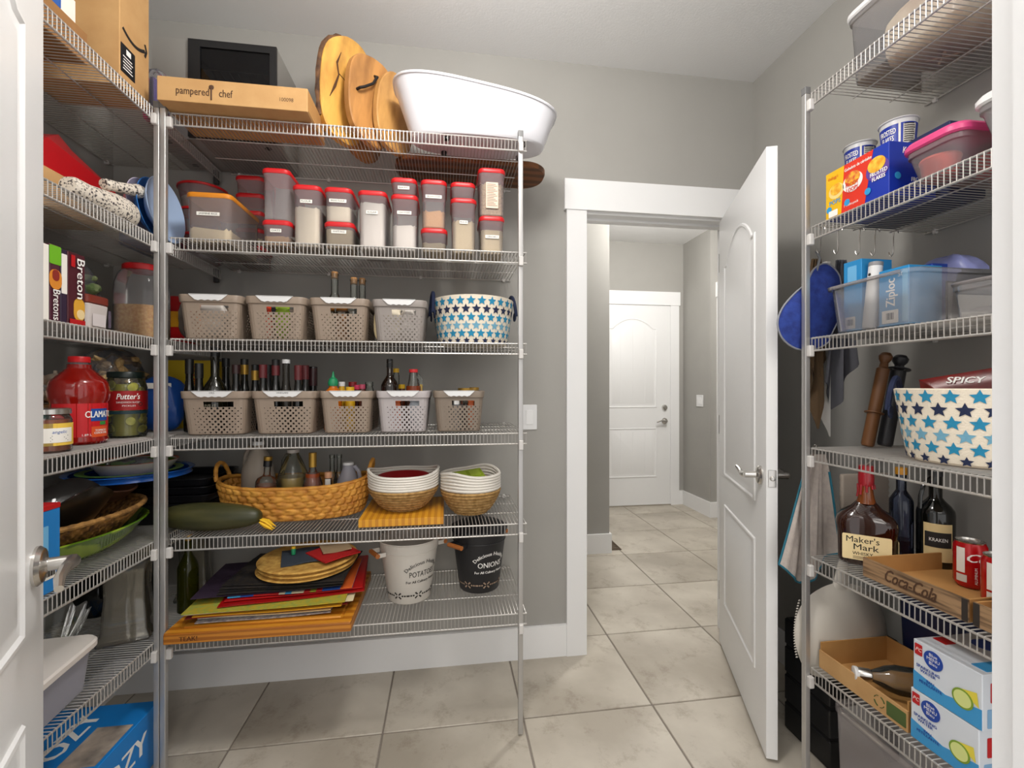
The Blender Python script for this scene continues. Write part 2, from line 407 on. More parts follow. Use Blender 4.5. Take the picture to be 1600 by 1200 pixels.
# ================================================================= wire shelving
DZ = [2.13, 1.726, 1.398, 1.076, .75, .427]
DR = [2.132, 1.726, 1.39, 1.057, .728, .392]
LIP = .042
def wire_shelf(label, L, D, loc, rz, group):
    t = thing('wire_shelf', label, 'shelf', loc, rz, group)
    n = int(L / .0127); b = MB(); r = .00135
    for i in range(n + 1):
        x = .004 + i * (L - .008) / n
        b.tube([(x, D, -r), (x, .003, -r), (x, 0, -.003), (x, 0, -LIP)], r, 5)
    b.build('deck_wires', NICKEL, t, kind='stuff')
    def rail(nm, y, z, r=.0028, x0=0, x1=L): MB().tube([(x0, y, z), (x1, y, z)], r, 7).build(nm, NICKEL, t)
    rail('front_rail', .002, -.0045); rail('front_rail', .002, -LIP, .0031); rail('back_rail', D - .004, -.0055)
    rail('support_rod', D * .36, -.0055, .0022); rail('support_rod', D * .68, -.0055, .0022)
    for x in (.03, L * .33, L * .66, L - .03): MB().rbox(.012, .018, .016, .003, .002, TR(x, D + .002, -.014)).build('wall_clip', CLIPM, t)
    return t
def bracket(t, x, D): MB().rbox(.012, .02, .06, .003, .002, TR(x, D - .004, -.058)).build('end_bracket', mat('dark_bracket', '3a3a3a', .5), t)
NM = ['top', 'second', 'third', 'fourth', 'fifth', 'lowest']
for i, z in enumerate(DZ):
    wire_shelf(f'{NM[i]} grey wire shelf down on the long back wall, beside the light switch', 1.172, .43, (-.884, 1.615, z), 0, 'wire shelves on the back wall')
    s = wire_shelf(f'{NM[i]} grey wire shelf down on the left wall, behind the entry door', 1.48, .405, (-.92, .555, z), pi / 2, 'wire shelves on the left wall')
    bracket(s, 1.474, .02)
    wire_shelf(f'{NM[i]} grey wire shelf down on the right wall, behind the open white door', .86, .405, (1.094, 1.235, DR[i]), -pi / 2, 'wire shelves on the right wall')
def post(x, y, label, dz, side):
    t = thing('shelf_post', label, 'post', (x, y, .008))
    MB().rbox(.0165, .0165, 2.135, .002, .001).build('pole', POSTM, t)
    MB().rbox(.0185, .0185, .022, .002, .001, z=2.118).build('cap', mat('cap_grey', '6a6a6a', .5), t)
    for z in dz: MB().rbox(.016, .014, .034, .003, .002, TR(side[0], side[1], z - LIP - .026)).build('shelf_clip', CLIPM, t)
post(-.912, 1.601, 'grey metal post at the corner end of the left wall shelves', DZ, (-.002, -.014))
post(-.893, 1.600, 'grey metal post at the corner end of the back wall shelves', DZ, (.015, .002))
post(.262, 1.599, 'slim grey metal post beside the light switch end of the back wall shelves', DZ, (.0, -.012))
post(1.084, 1.243, 'grey metal post at the end of the right wall shelves near the open door', DR, (.004, -.014))
# ================================================================= generic goods
def bprof(R, H, nr, hs, hn, foot=.004):
    return [(0, 0), (R - foot, 0), (R, foot), (R, hs), (R * .96, hs + (hn - hs) * .22), (R * .78, hs + (hn - hs) * .5), (nr + (R - nr) * .22, hs + (hn - hs) * .8), (nr, hn), (nr, H - .006), (nr * 1.12, H - .005), (nr * 1.12, H), (0, H)]
def bottle(name, label, cat, loc, prof, m, cap=None, capm=None, fill=None, fillm=None, group=None, rot=None, n=24, sx=1, sy=1, scale=1):
    t = thing(name, label, cat, loc, 0, group, rot)
    MB().lathe(prof, n, sx=sx, sy=sy).build('body', m, t)
    H = prof[-1][1]
    if fill:
        ins = [(max(r - .003, 0), min(max(z, .003), fill)) for r, z in prof if z < fill]
        r = ins[-1][0]; ins += [(r, fill), (0, fill)]
        MB().lathe(ins, n, sx=sx, sy=sy).build('contents', fillm, t)
    if cap:
        MB().lathe([(0, H + cap[2] if len(cap) > 2 else H - cap[1] * .7)] + [(cap[0], H - cap[1] * .7), (cap[0], H + cap[1] * .3 - .001), (cap[0] - .001, H + cap[1] * .3), (0, H + cap[1] * .3)], n).build('cap', capm, t)
    return t
def carton(name, label, cat, size, m, loc, rz=0, rot=None, parts=(), group=None):
    """a box standing on its base centre; parts: (name, material, face, cx, cz, w, h) printed panels on face 'f','l','r','t'"""
    w, d, h = size
    t = thing(name, label, cat, loc, rz, group, rot)
    MB().rbox(w, d, h, .002, .001, n=1).build('box', m, t, smooth=0)
    for nm, pm, face, cx, cz, pw, ph in parts: patch(t, nm, pm, pw, ph, face_m(size, face, cx, cz))
    return t
def face_m(size, face, cx, cz, e=.0005):
    w, d, h = size
    if face == 'f': return FACE(cx, -d / 2 - e, cz)
    if face == 'r': return FACE(w / 2 + e, cx, cz, pi / 2)
    if face == 'l': return FACE(-w / 2 - e, -cx, cz, -pi / 2)
    if face == 't': return TR(cx, cz, h + e)
def lump(b, w, d, h, M=None, k=.12, seed=0, p=2.4, mi=0):
    rd = random.Random(seed); ph = [rd.uniform(0, 6) for _ in range(6)]
    def fn(i, j):
        a = 2 * pi * i; e = -pi / 2 + pi * j
        q = 1 + k * (sin(3 * a + ph[0]) * cos(2 * e + ph[1]) + .6 * sin(5 * a + ph[2] + 3 * e) + .4 * sin(9 * a + ph[3]) * sin(7 * e + ph[4]))
        c = lambda t: (1 if t > 0 else -1) * abs(t) ** (2 / p)
        return (w / 2 * c(cos(e)) * c(cos(a)) * q, d / 2 * c(cos(e)) * c(sin(a)) * q, h / 2 + h / 2 * c(sin(e)) * (1 + k * .3 * sin(4 * a + ph[5])))
    return b.grid(fn, 28, 14, M, mi, wrap=True)
E_ = .0015
# ================================================================= back wall, top shelf
z0 = DZ[0] + E_
t = thing('cardboard_box', 'long shallow cardboard shipping box on the top back shelf with a printed kitchen shop name', 'box', (-.667, 1.662, z0))
MB().rbox(.444, .212, .075, .002, .001, n=1).build('box', CARD, t, smooth=0)
MB().box(.2225, .2235, -.1, .1, .004, .071).build('end_flap', CARDIN, t, smooth=0)
text(t, 'pampered    chef', FACE(-.085, -.1065, .034), .034, BROWNINK, width=.165, bold=.0004)
MB().lathe([(0, .0), (.0022, 0), (.0022, .034), (0, .034)], 8, TR(-.0655, -.1065, .012)).lathe([(0, 0), (.006, .002), (.008, .008), (.006, .014), (0, .016)], 12, TR(-.0655, -.1062, .044), sy=.15).build('whisk_mark', BROWNINK, t)
text(t, '100098', FACE(.158, -.1065, .032), .018, BROWNINK, width=.042)
t = thing('toaster_oven', 'silver toaster oven with dark glass door behind the long cardboard box', 'oven', (-.83, 1.79, z0))
SILV = mat('oven_silver', (.36, .35, .33), .35, .5)
w, d, h = .42, .245, .36
b = MB(); b.box(-.21, .21, .22, d, 0, h).box(-.21, -.08, 0, .22, 0, h).box(.205, .21, 0, .22, 0, h).box(-.08, .205, 0, .22, 0, .03).box(-.08, .205, 0, .22, h - .02, h)
b.build('body', SILV, t, smooth=0)
MB().box(-.08, .205, .21, .2195, .03, h - .02).build('cavity_back', mat('oven_dark', '17171a', .5), t, smooth=0)
MB().box(-.085, -.045, -.012, -.001, .005, h - .004).box(.19, .213, -.012, -.001, .005, h - .004).box(-.045, .19, -.012, -.001, .005, .03).box(-.045, .19, -.012, -.001, h - .03, h - .004).build('door_frame', BLACK, t, smooth=0)
MB().box(-.045, .19, -.008, -.005, .03, h - .03).build('door_pane', glass('smoked_glass', 'a0a0a8', .03, .1, '101014', 1.4), t, smooth=0)
for zz in (.14, .2, .27):
    b = MB().tube([(-.06, .02, zz), (.195, .02, zz)], .002, 6).tube([(-.06, .2, zz), (.195, .2, zz)], .002, 6)
    for k in range(9): b.tube([(-.055 + k * .03, .02, zz), (-.055 + k * .03, .2, zz)], .0012, 5)
    b.build('rack', STEEL, t)
for sx in (-.17, .17):
    for sy in (.03, .21): MB().lathe([(0, -.001), (.012, -.001), (.012, .001), (0, .001)], 10, TR(sx, sy, 0)).build('foot', BLACK, t)
t = thing('zip_bag', 'clear zip bag with pink and purple packets wedged behind the long cardboard box', 'bag', (X(246, 1.72), 1.715, z0))
b = MB(); lump(b, .075, .06, .19, k=.08, seed=3, p=3); b.build('bag', BAG, t)
MB().rbox(.018, .03, .15, .006, .003, TR(-.022, -.008, .012, ry=-.05)).build('pink_packet', mat('pink_foil', 'd01878', .35), t)
MB().rbox(.016, .03, .145, .006, .003, TR(-.003, -.006, .012)).build('purple_packet', mat('purple_foil', '4a2a88', .35), t)
OCHRE = mat('ochre_wood', 'dca850', .45, col2='7c4a1c', nscale=8, stretch=(2.2, 1, .7), nrange=(.42, .82))
OAKW = mat('brown_wood', 'ba8448', .5, col2='5c3416', nscale=8, stretch=(2.5, 1, .6), nrange=(.40, .80))
BARK = mat('bark', '3a261a', .9, col2='6a482c', nscale=40, bump=.6, bscale=80)
def cut_board(label, u, y, W_, H_, rz, th, m, lean=0, seed=0, wob=.06, bark=False):
    t = thing('cutting_board', label, 'board', (X(u, y), y, z0 + .013), rot=Euler((lean, .12, rz)), group='wooden boards on the top shelf')
    rd = random.Random(seed); ph = [rd.uniform(0, 6) for _ in range(4)]
    n = 40; out = []
    for i in range(n):
        a = 2 * pi * i / n; q = 1 + wob * (sin(2 * a + ph[0]) * .6 + .5 * sin(3 * a + ph[1]) + .3 * sin(5 * a + ph[2]))
        c = lambda v: (1 if v > 0 else -1) * abs(v) ** .82
        out.append((W_ / 2 * c(cos(a)) * q, H_ / 2 * (1 + c(sin(a)) * q)))
    lo = min(p[1] for p in out); out = [(x, z - lo + .001) for x, z in out]
    def ring(k, yy): return [((x) * k, yy, (z - H_ / 2) * k + H_ / 2) for x, z in out]
    b = MB().loft([ring(.97, -th / 2), ring(1, -th / 2 + .004), ring(1, th / 2 - .004), ring(.97, th / 2)]); b.build('slab', m, t)
    if bark:
        b = MB(); pts = [(x * 1.0, 0, z) for x, z in out[12:26]]
        b.tube(pts, [.006 + .004 * abs(sin(i * 1.7)) for i in range(len(pts))], 8, flat=1.3); b.build('bark_edge', BARK, t)
    return t
t = cut_board('tallest live edge board with a crack, leaning beside the long cardboard box', 531, 1.76, .225, .40, radians(48), .034, OCHRE, seed=2, bark=True)
MB().tube([(-.045, -.0175, .32), (-.057, -.0178, .27), (-.045, -.0178, .23), (-.055, -.0178, .18), (-.07, -.0175, .13)], [.001, .004, .003, .005, .001], 6, flat=.3).tube([(-.045, -.0175, .235), (-.01, -.0175, .225)], [.003, .001], 6, flat=.3).build('crack', mat('crack_dark', '4a2c12', .9), t)
cut_board('tall ringed wooden board right behind the cracked live edge board', 560, 1.87, .22, .39, radians(52), .026, OAKW, seed=5)
t = cut_board('wooden board with a black iron handle in the middle of the leaning boards', 574, 1.76, .22, .345, radians(50), .03, OAKW, seed=8)
MB().tube([(-.08, -.015, .16), (-.08, -.032, .16), (-.065, -.036, .172), (-.03, -.036, .21), (-.012, -.034, .25), (-.01, -.015, .262)], .005, 8).build('iron_handle', mat('black_iron', '222020', .5, .5), t)
cut_board('rounded pale rimmed wooden board leaning next to the white baby tub', 611, 1.80, .19, .31, radians(50), .028, mat('warm_wood', 'c89858', .45, col2='7a4a20', nscale=8, stretch=(2.5, 1, .6), nrange=(.40, .80)), seed=11, wob=.03)
t = thing('baby_bathtub', 'white plastic baby bathtub on the end of the top back shelf', 'tub', (.122, 1.716, z0 + .012))
TUBM = mat('tub_white', 'd9d9de', .3)
def tubring(k, n=56):
    p = []
    for i in range(n):
        a = 2 * pi * i / n; c = lambda v, e: (1 if v > 0 else -1) * abs(v) ** e
        bx, by = .245 * c(cos(a), .75), .088 * c(sin(a), .75); tx, ty = .30 * c(cos(a), .72), .145 * c(sin(a), .72)
        hz = .118 + .075 * max(0, min(1, (.26 - tx) / .55)) ** 1.2
        p.append((bx + (tx - bx) * k - (.01 * k), by + (ty - by) * k, hz * k))
    return p
MB().loft([[(x * .96, y * .96, 0) for x, y, z in tubring(0)], [(x, y, .004) for x, y, z in tubring(0)]] + [tubring(k) for k in (.06, .35, .7, 1)], c1=False).build('basin', TUBM, t)
MB().tube(tubring(1), .005, 6, closed=True).build('rim', TUBM, t)
for fx, fy in ((-.12, -.055), (-.13, .055), (.16, .05), (.16, -.05)): MB().lathe([(0, -.012), (.010, -.012), (.011, 0), (0, 0)], 12, TR(fx, fy, 0)).build('foot', BLACK, t)
b = MB().rbox(.62, .215, .022, .09, .004, n=8)
tag(b.build('wooden_tray', mat('walnut', '7a4820', .45, col2='55300f', nscale=6, wave='Y', stretch=(.35, 1, 1)), None, (.105, 1.92, z0)), 'long walnut coloured serving board under the white baby tub, end jutting past the shelf', 'board')
# ================================================================= back wall, second shelf: kitchen canisters
z1 = DZ[1] + E_
RICE = mat('white_rice', 'e3d3ac', .8, bump=.3, bscale=400); FLOURM = mat('flour', 'efe6d2', .9); SUGARM = mat('sugar', 'f4f0ea', .9, bump=.1, bscale=300)
BEIGE = mat('beige_grain', 'd8c7a0', .85, bump=.3, bscale=300); BROWNS = mat('brown_sugar', 'cf9c5c', .9, bump=.4, bscale=150); OATM = mat('oat_grain', 'b69a70', .85, col2='8f7048', nscale=140, bump=.5, bscale=200)
LENT = mat('lentil_grain', 'e0b070', .85, bump=.3, bscale=300)
def canister(label, x0, x1, y0, d, z, h, fill=0, fm=None, word=None, lid=REDLID, wz=.62, group='modular canisters on the second shelf', ww=.05):
    w = x1 - x0
    t = thing('canister', label, 'canister', ((x0 + x1) / 2, y0 + d / 2, z), 0, group)
    hb = h - .014
    rs = [rr(w - .016, d - .016, .015, 0, 4), rr(w - .010, d - .010, .018, .004, 4), rr(w - .006, d - .006, .02, hb - .012, 4), rr(w - .002, d - .002, .02, hb - .008, 4), rr(w - .002, d - .002, .02, hb, 4)]
    MB().loft(rs, c1=False).build('body', FROST, t)
    MB().loft([rr(w, d, .021, hb - .004), rr(w + .003, d + .003, .022, hb), rr(w + .003, d + .003, .022, h - .006), rr(w - .004, d - .004, .02, h - .001), rr(w - .014, d - .014, .016, h - .0005), rr(w - .018, d - .018, .014, h - .003)]).build('lid', lid, t)
    if fill:
        f = fill * hb; k = len(label)
        top = [(x, y, f + .004 * sin(3 * i + k)) for i, (x, y, _) in enumerate(rr(w - .010, d - .010, .018, 0, 4))]
        b = MB().loft([rr(w - .0185, d - .0185, .014, .002, 4), rr(w - .0125, d - .0125, .017, .006, 4), top], c1=False)
        o = len(b.v) - 20; b.v.append((0, 0, f + .012)); b.f += [[o + i, o + (i + 1) % 20, len(b.v) - 1] for i in range(20)]; b.m += [0] * 20
        b.build('contents', fm, t)
    if word:
        zz = hb * wz
        patch(t, 'name_label', LABELM, ww, .012, FACE(0, -d / 2 + .0015, zz, 0), r=.001)
        text(t, word, FACE(0, -d / 2 + .0001, zz), .0085, INK, width=ww * .8)
    return t
def can(label, u0, u1, v0, base, yf, d, **k):
    x0, x1 = X(u0, yf), X(u1, yf)
    zt = Z((u0 + u1) / 2, v0, yf); zt = min(zt, DZ[0] - .012)
    canister(label, x0 + .001, x1 - .001, yf, d, base, zt - base, **k); return zt + .0005
YC = 1.665
can('wide canister with an orange lid holding jasmine rice, nearest the corner posts', 288, 361, 300, z1, YC, .25, fill=.3, fm=RICE, word='JASMINE RICE', lid=ORLID, ww=.072)
zt = can('short canister of oats under the tall empty canister', 407, 454, 343, z1, YC, .13, fill=.42, fm=LENT, word='OATS', wz=.68, ww=.036)
can('tall empty looking grey canister standing on the oats canister', 407, 452, 262, zt, YC, .13)
can('tall canister of flour beside the tall empty canister', 455, 501, 288, z1, YC, .14, fill=.68, fm=FLOURM, word='FLOUR', wz=.78, ww=.04)
zt = can('short canister of white rice under the bread flour canister', 505, 553, 346, z1, YC, .16, fill=.85, fm=BEIGE, word='WHITE RICE', wz=.72)
can('medium canister of bread flour stacked on the white rice canister', 505, 550, 292, zt, YC, .16, fill=.5, fm=FLOURM, word='BREAD FLOUR', wz=.68, ww=.058)
can('tall canister nearly full of sugar in the middle of the row', 558, 604, 297, z1, YC, .18, fill=.85, fm=SUGARM, word='SUGAR', wz=.67, ww=.04)
zt = can('tall canister of icing sugar half filled with white powder', 610, 653, 303, z1, YC, .16, fill=.48, fm=SUGARM, word='ICING SUGAR', wz=.72)
can('very short canister marked baking on top of the icing sugar canister', 610, 651, 277, zt, YC, .16, word='BAKING', wz=.5, ww=.04)
zt = can('short unlabelled canister under the brown sugar canister', 657, 699, 356, z1, YC, .16, fill=.45, fm=BEIGE)
can('medium canister with a clump of brown sugar at its bottom', 657, 698, 280, zt, YC, .16, fill=.38, fm=BROWNS, word='BROWN SUGAR', wz=.7, ww=.058)
zt = can('tall canister of rice under a very short unlabelled canister', 704, 745, 309, z1, YC, .15, fill=.62, fm=BEIGE, word='RICE', wz=.6, ww=.03)
can('very short unlabelled canister on top of the tall rice canister', 704, 743, 284, zt, YC, .15)
zt = can('medium canister of corn starch at the light switch end of the row', 749, 789, 337, z1, YC, .14, fill=.7, fm=BEIGE, word='CORN STARCH', wz=.5)
x0, x1 = X(748, YC), X(791, YC); ztop = min(Z(769, 262, YC), DZ[0] - .02)
t = canister('canister of brown grain with a paper recipe slip, stacked on the corn starch canister', x0, x1 - .003, YC, .14, zt, ztop - zt, fill=.72, fm=OATM)
patch(t, 'paper_slip', mat('paper_slip', 'd9c8b4', .8), .045, .095, FACE(0, -.069, .075), r=.002)
b = MB()
for k in range(14): b.box(-.019, .019 - (k % 3) * .006, -.0706, -.0702, .036 + k * .006, .0375 + k * .006)
b.build('fine_print', mat('faded_ink', 'a8786a', .8), t, smooth=0)
zz = z1
for k in range(5):
    zz2 = zz + .0685
    canister(['lowest', 'second lowest', 'middle', 'second highest', 'topmost'][k] + ' small red lidded tub in the stack behind the jasmine rice canister', X(366, 1.915), X(410, 1.915), 1.915, .12, zz, .068, group='small red lidded tubs behind the rice', fill=(.5 if k == 1 else 0), fm=BEIGE); zz = zz2
zz = z1
for k in range(3):
    t = thing('round_tub', ['lowest', 'middle', 'topmost'][k] + ' round red lidded tub in the stack against the corner behind the orange lid', 'tub', (-.945, 1.945, zz), 0, 'round red lidded tubs in the corner')
    MB().lathe([(0, 0), (.06, 0), (.066, .005), (.082, .085), (.084, .09)], 32).build('body', FROST, t)
    MB().lathe([(.083, .084), (.086, .085), (.086, .092), (.082, .095), (.06, .0955), (0, .0955)], 32).build('lid', REDLID, t)
    if k == 2: MB().lathe([(0, .003), (.06, .004), (.072, .045), (.05, .052), (0, .055)], 24).build('contents', mat('puffed_grain', 'd8d0c0', .9, bump=.6, bscale=150), t)
    zz += .0965
# ================================================================= taupe baskets
def basket_mesh(name, m, W_=.205, D=.27, H_=.147):
    """perforated tub: every hole is cut; bigger holes in the middle of each long face, a hand slot under the rim"""
    base, top, r = (W_ - .036, D - .03), (W_ - .014, D - .012), .022
    def per(s, t):   # s: 0..1 along front (left to right) then right, back, left
        w = base[0] + (top[0] - base[0]) * t; d = base[1] + (top[1] - base[1]) * t; L = [w - 2 * r, pi * r / 2, d - 2 * r, pi * r / 2] * 1
        L = [w - 2 * r, pi * r / 2, d - 2 * r, pi * r / 2, w - 2 * r, pi * r / 2, d - 2 * r, pi * r / 2]
        q = s * sum(L); x, y, a = -w / 2 + r, -d / 2, 0
        for k, l in enumerate(L):
            f = min(q, l)
            if k % 2 == 0: nx, ny = x + cos(a) * f, y + sin(a) * f
            else:
                cx, cy = x - sin(a) * r, y + cos(a) * r; b2 = a + f / r; nx, ny = cx + sin(b2) * r, cy - cos(b2) * r
            if q <= l: return nx, ny
            q -= l; x, y = nx, ny; a += pi / 2 if k % 2 else 0
        return x, y
    NS, NT = 96, 13; b = MB(); nf = 21
    def pt(i, j, k=1.0): x, y = per((i / NS) % 1, j / NT); return (x, y, .004 + (H_ - .03) * j / NT)
    for i in range(NS):
        for j in range(NT):
            c = [pt(i, j), pt(i + 1, j), pt(i + 1, j + 1), pt(i, j + 1)]
            front = i < nf - 1; side = nf + 3 < i < nf + 25
            if front and 5 <= i <= 14 and j >= NT - 3 and j < NT - 1: continue
            hole = 0
            if front and 1 <= i <= nf - 4 and (i + j) % 2 == 0 and j < NT - 3: hole = max(.16, .46 - .036 * abs(i - 9.5))
            if side and (i + j) % 2 == 0 and j < NT - 1: hole = .40
            if not hole: b.add(c, [(0, 1, 2, 3)]); continue
            C = [Vector(p) for p in c]; ctr = sum(C, Vector()) / 4; ux = (C[1] - C[0]) / 2; uz = (C[3] - C[0]) / 2
            hv = [tuple(ctr + ux * (2 * hole * cos(pi / 4 * k + pi / 8 * 0 - 3 * pi / 4)) + uz * (2 * hole * sin(pi / 4 * k - 3 * pi / 4))) for k in range(8)]
            b.add(c + hv, [(0, 1, 6, 5, 4), (1, 2, 8, 7, 6), (2, 3, 10, 9, 8), (3, 0, 4, 11, 10)])
    b.add(rr(base[0] - .004, base[1] - .004, r, .002, 4), [tuple(range(20))])
    b.loft([rr(base[0] - .004, base[1] - .004, r, .001, 4), rr(base[0], base[1], r, .004, 4)], 0, 0)
    o = b.build('tub', m, None)
    R = MB().loft([rr(top[0] - .001, top[1] - .001, r, H_ - .026), rr(top[0] + .008, top[1] + .008, r + .003, H_ - .024), rr(W_ - .001, D - .001, r + .004, H_ - .003), rr(W_ - .004, D - .004, r + .003, H_), rr(top[0] - .002, top[1] - .002, r, H_ - .002), rr(top[0] - .004, top[1] - .004, r, H_ - .026)], 0, 0).build('rim', m, None)
    n = 20; pts = []
    for i in range(n + 1):
        x = -.5 + i / n; pts.append((x * .098 * (1 if abs(x) < .5 else 1), -.019 + .0035 * abs(cos(x * pi * 4.0)) - .002))
    outl = [(-.06, 0), (.06, 0)] + [(.046, -.012)] + [(p[0] * .84, p[1] + .001) for p in reversed(pts)] + [(-.046, -.012)]
    cl = MB(); cl.loft([[(x, 0, z) for x, z in outl], [(x, -.0016, z) for x, z in outl]], M=TR(0, -D / 2 - .0002, H_ - .001)); cl.box(-.06, .06, -.0016, .012, 0, .0012, TR(0, -D / 2 - .0002, H_)); clip = cl.build('label_clip', WHITEP, None, smooth=0)
    root = thing(name, 'basket', 'basket')
    for c in (o, R, clip): c.parent = root
    return root
TAUPE = mat('taupe_plastic', '8f7f70', .5); TAUPE2 = mat('dark_taupe_plastic', '7d7063', .5); LILAC = mat('grey_lilac_plastic', 'a9a2a2', .5)
bk0 = basket_mesh('storage_basket', TAUPE)
def place_basket(u0, u1, z, label, root=None, m=None, group='taupe perforated baskets', yf=1.642, word=None, sc=1):
    x0, x1 = X(u0, yf), X(u1, yf)
    r = copy_tree(bk0) if root is None else root
    r.location = ((x0 + x1) / 2, yf + .135, z); r.scale = ((x1 - x0 - .003) / .205, 1, sc); r['label'] = label; r['group'] = group
    if m:
        for c in r.children:
            if 'label_clip' not in c.name: c.data = c.data.copy(); c.data.materials[0] = m
    if word: text(r, word, FACE(0, -.1372, .141), .008, INK)
    return r
z2, z3 = DZ[2] + E_, DZ[3] + E_
place_basket(272, 377, z2, 'taupe basket of crinkled packets on the third shelf beside the corner post', root=bk0)
place_basket(378, 478, z2, 'taupe basket with a red tag in its hand slot, third shelf, second from the post')
place_basket(479.5, 577, z2, 'taupe basket holding corked glass bottles on the third shelf')
place_basket(578.5, 668, z2, 'greyish taupe basket of white packets beside the upper star print basket', m=mat('cool_taupe_plastic', '8d8580', .5))
place_basket(275, 386, z3, 'taupe basket marked oils full of dark bottles on the fourth shelf', word='OILS')
place_basket(387.5, 494, z3, 'taupe basket marked vinegars with maroon capped bottles on the fourth shelf', word='VINEGARS')
place_basket(495.5, 583, z3, 'taupe basket with an orange squeeze bottle and small jars on the fourth shelf')
place_basket(585, 673, z3, 'pale lilac grey basket with a dark bottle and red capped jug', m=LILAC)
place_basket(675, 759, z3, 'smallest dark taupe basket with a gold lidded jar near the light switch', m=TAUPE2, sc=1.0)
# ---- what is in the upper baskets
def pouch(label, u, y, z, w, h, m, rot=(0, 0, 0), d=.03, seed=1, cat='packet', group=None, name='packet'):
    b = MB(); lump(b, w, d, h, k=.07, seed=seed, p=3.2)
    b.box(-w * .46, w * .46, -.0015, .0015, h * .93, h * 1.06)
    return tag(b.build(name, m, None, (X(u, y), y, z), rot), label, cat, group)
pouch('crumpled dark grey pouch poking out of the taupe basket by the post', 308, 1.80, z2 + .007, .11, .148, mat('grey_pouch', '5a5450', .4), (.1, .05, .1), .06, 4)
pouch('white sachet standing in the taupe basket by the post', 330, 1.70, z2 + .007, .10, .125, mat('white_sachet', 'd8d0c8', .5), (0, 0, .05), .035, 5)
pouch('peach coloured packet low in the taupe basket by the post', 302, 1.685, z2 + .007, .05, .108, mat('peach_packet', 'd89878', .5), (0, 0, .0), .03, 6)
pouch('white packet in the taupe basket with the red tag', 405, 1.685, z2 + .007, .045, .11, mat('white_sachet', 'd8d0c8', .5), (0, 0, .0), .03, 7)
pouch('red packet seen in the hand slot of a taupe basket', 419, 1.69, z2 + .007, .022, .11, mat('red_packet', 'd8401c', .5), (0, 0, 0), .03, 8)
pouch('lime green packet in the taupe basket with the red tag', 442, 1.69, z2 + .007, .05, .112, mat('lime_packet', '8fae2a', .5), (0, 0, 0), .03, 9)
pouch('dark packet behind the red tag in the taupe basket', 430, 1.74, z2 + .007, .09, .11, BLACK, (0, 0, 0), .04, 10)
for k, (u, dy) in enumerate(((592, 0), (612, .01), (634, 0))):
    pouch(['cream paper packet next to the rim end', 'rounded cream packet in the middle', 'white cellophane packet beside the stars'][k] + ' of the greyish taupe basket', u + 4, 1.70 + dy, z2 + .007, .052, .118, [mat('cream_packet', 'e2cfa4', .6), mat('ivory_packet', 'e8dcc4', .6), mat('white_sachet', 'd8d0c8', .5)][k], (0, 0, .1 * k), .04, 12 + k)
CORK = mat('cork', 'b07f4c', .9, bump=.4, bscale=150)
pr = bprof(.034, .235, .0125, .12, .165)
for u, v, y, lab in ((523, 427, 1.72, 'tall corked glass bottle alone in the third taupe basket'), (553, 436, 1.70, 'corked glass bottle in the third taupe basket, in front of its twin'), (566, 437, 1.79, 'corked glass bottle in the third taupe basket, behind its twin')):
    H_ = Z(u, v, y) - z2 - .008
    p = [(r * (.9 if r > .02 else 1), zc * H_ / .235) for r, zc in pr]
    bottle('glass_bottle', lab, 'bottle', (X(u, y), y, z2 + .006), p, GLASS, (.0115, .022), CORK, group='corked glass bottles')
for u, m, w in ((512, BEIGE, .06), (534, mat('amber_spice', 'b8742c', .7), .05)):
    t = bottle('spice_jar', ('pale' if u < 520 else 'amber') + ' filled jar seen through the hand slot of the third taupe basket', 'jar', (X(u + 1, 1.685), 1.685, z2 + .006), [(0, 0), (.022, 0), (.023, .003), (.023, .1), (.018, .11), (0, .11)], GLASS, (.02, .012), ORLID, .09, m)
# ---- star print baskets
def star_basket(label, loc, R0, R1, H_, rows, th0, th1, rz=0, handles=True, nst=25):
    t = thing('star_basket', label, 'basket', loc, rz, 'star print fabric baskets')
    cv = mat('canvas_cream', 'e8ddca', .9, bump=.25, bscale=260)
    def rad(zz): return R0 + (R1 - R0) * (zz / H_) ** .9
    n = 48
    b = MB(); b.lathe([(0, .001), (R0 - .006, .001), (R0, .006)] + [(rad(H_ * k / 6), max(H_ * k / 6, .007)) for k in range(1, 7)] + [(rad(H_) - .004, H_ + .002), (rad(H_) - .007, H_ - .002), (rad(H_ * .3) - .008, H_ * .3), (R0 - .01, .008), (0, .008)], n)
    b.build('fabric_tub', cv, t)
    groups = {}
    for k, (zz, colr, rs) in enumerate(rows):
        mb = groups.setdefault(colr, MB()); a0 = (k % 2) * .5
        for i in range(nst):
            a = 2 * pi * (i + a0) / nst
            pts = []
            for (sx, sz) in [(0, 0)] + star(rs, .46):
                zq = min(max(zz + sz, .003), H_); rq = rad(zq) + .0012; aa = a + sx / rad(zz)
                pts.append((rq * sin(aa), -rq * cos(aa), zq))
            mb.add(pts, [(0, i2 + 1, (i2 + 1) % 10 + 1) for i2 in range(10)])
    for colr, mb in groups.items(): mb.build(colr + '_star_print', {'blue': mat('star_blue', '2386ad', .9), 'navy': mat('star_navy', '1c2748', .9), 'pale': mat('star_pale', '6fa6bf', .9)}[colr], t, smooth=0, kind='stuff')
    if handles:
        for s in (1, -1):
            pts = []
            for i in range(13):
                q = pi * i / 12
                pts.append((s * (R1 + .004 - .006 * sin(q)), .05 * cos(q), H_ - .055 + .085 * sin(q)))
            MB().tube(pts, .007, 8).build('handle', NAVY, t)
            for yy in (.05, -.05): MB().lathe([(0, 0), (.018, 0), (.016, .004), (0, .005)], 14, TR(s * (R1 - .004), yy, H_ - .06, ry=s * pi / 2)).build('handle_tab', NAVY, t)
    return t
x, y, r = circ(675, 802, y=1.832)
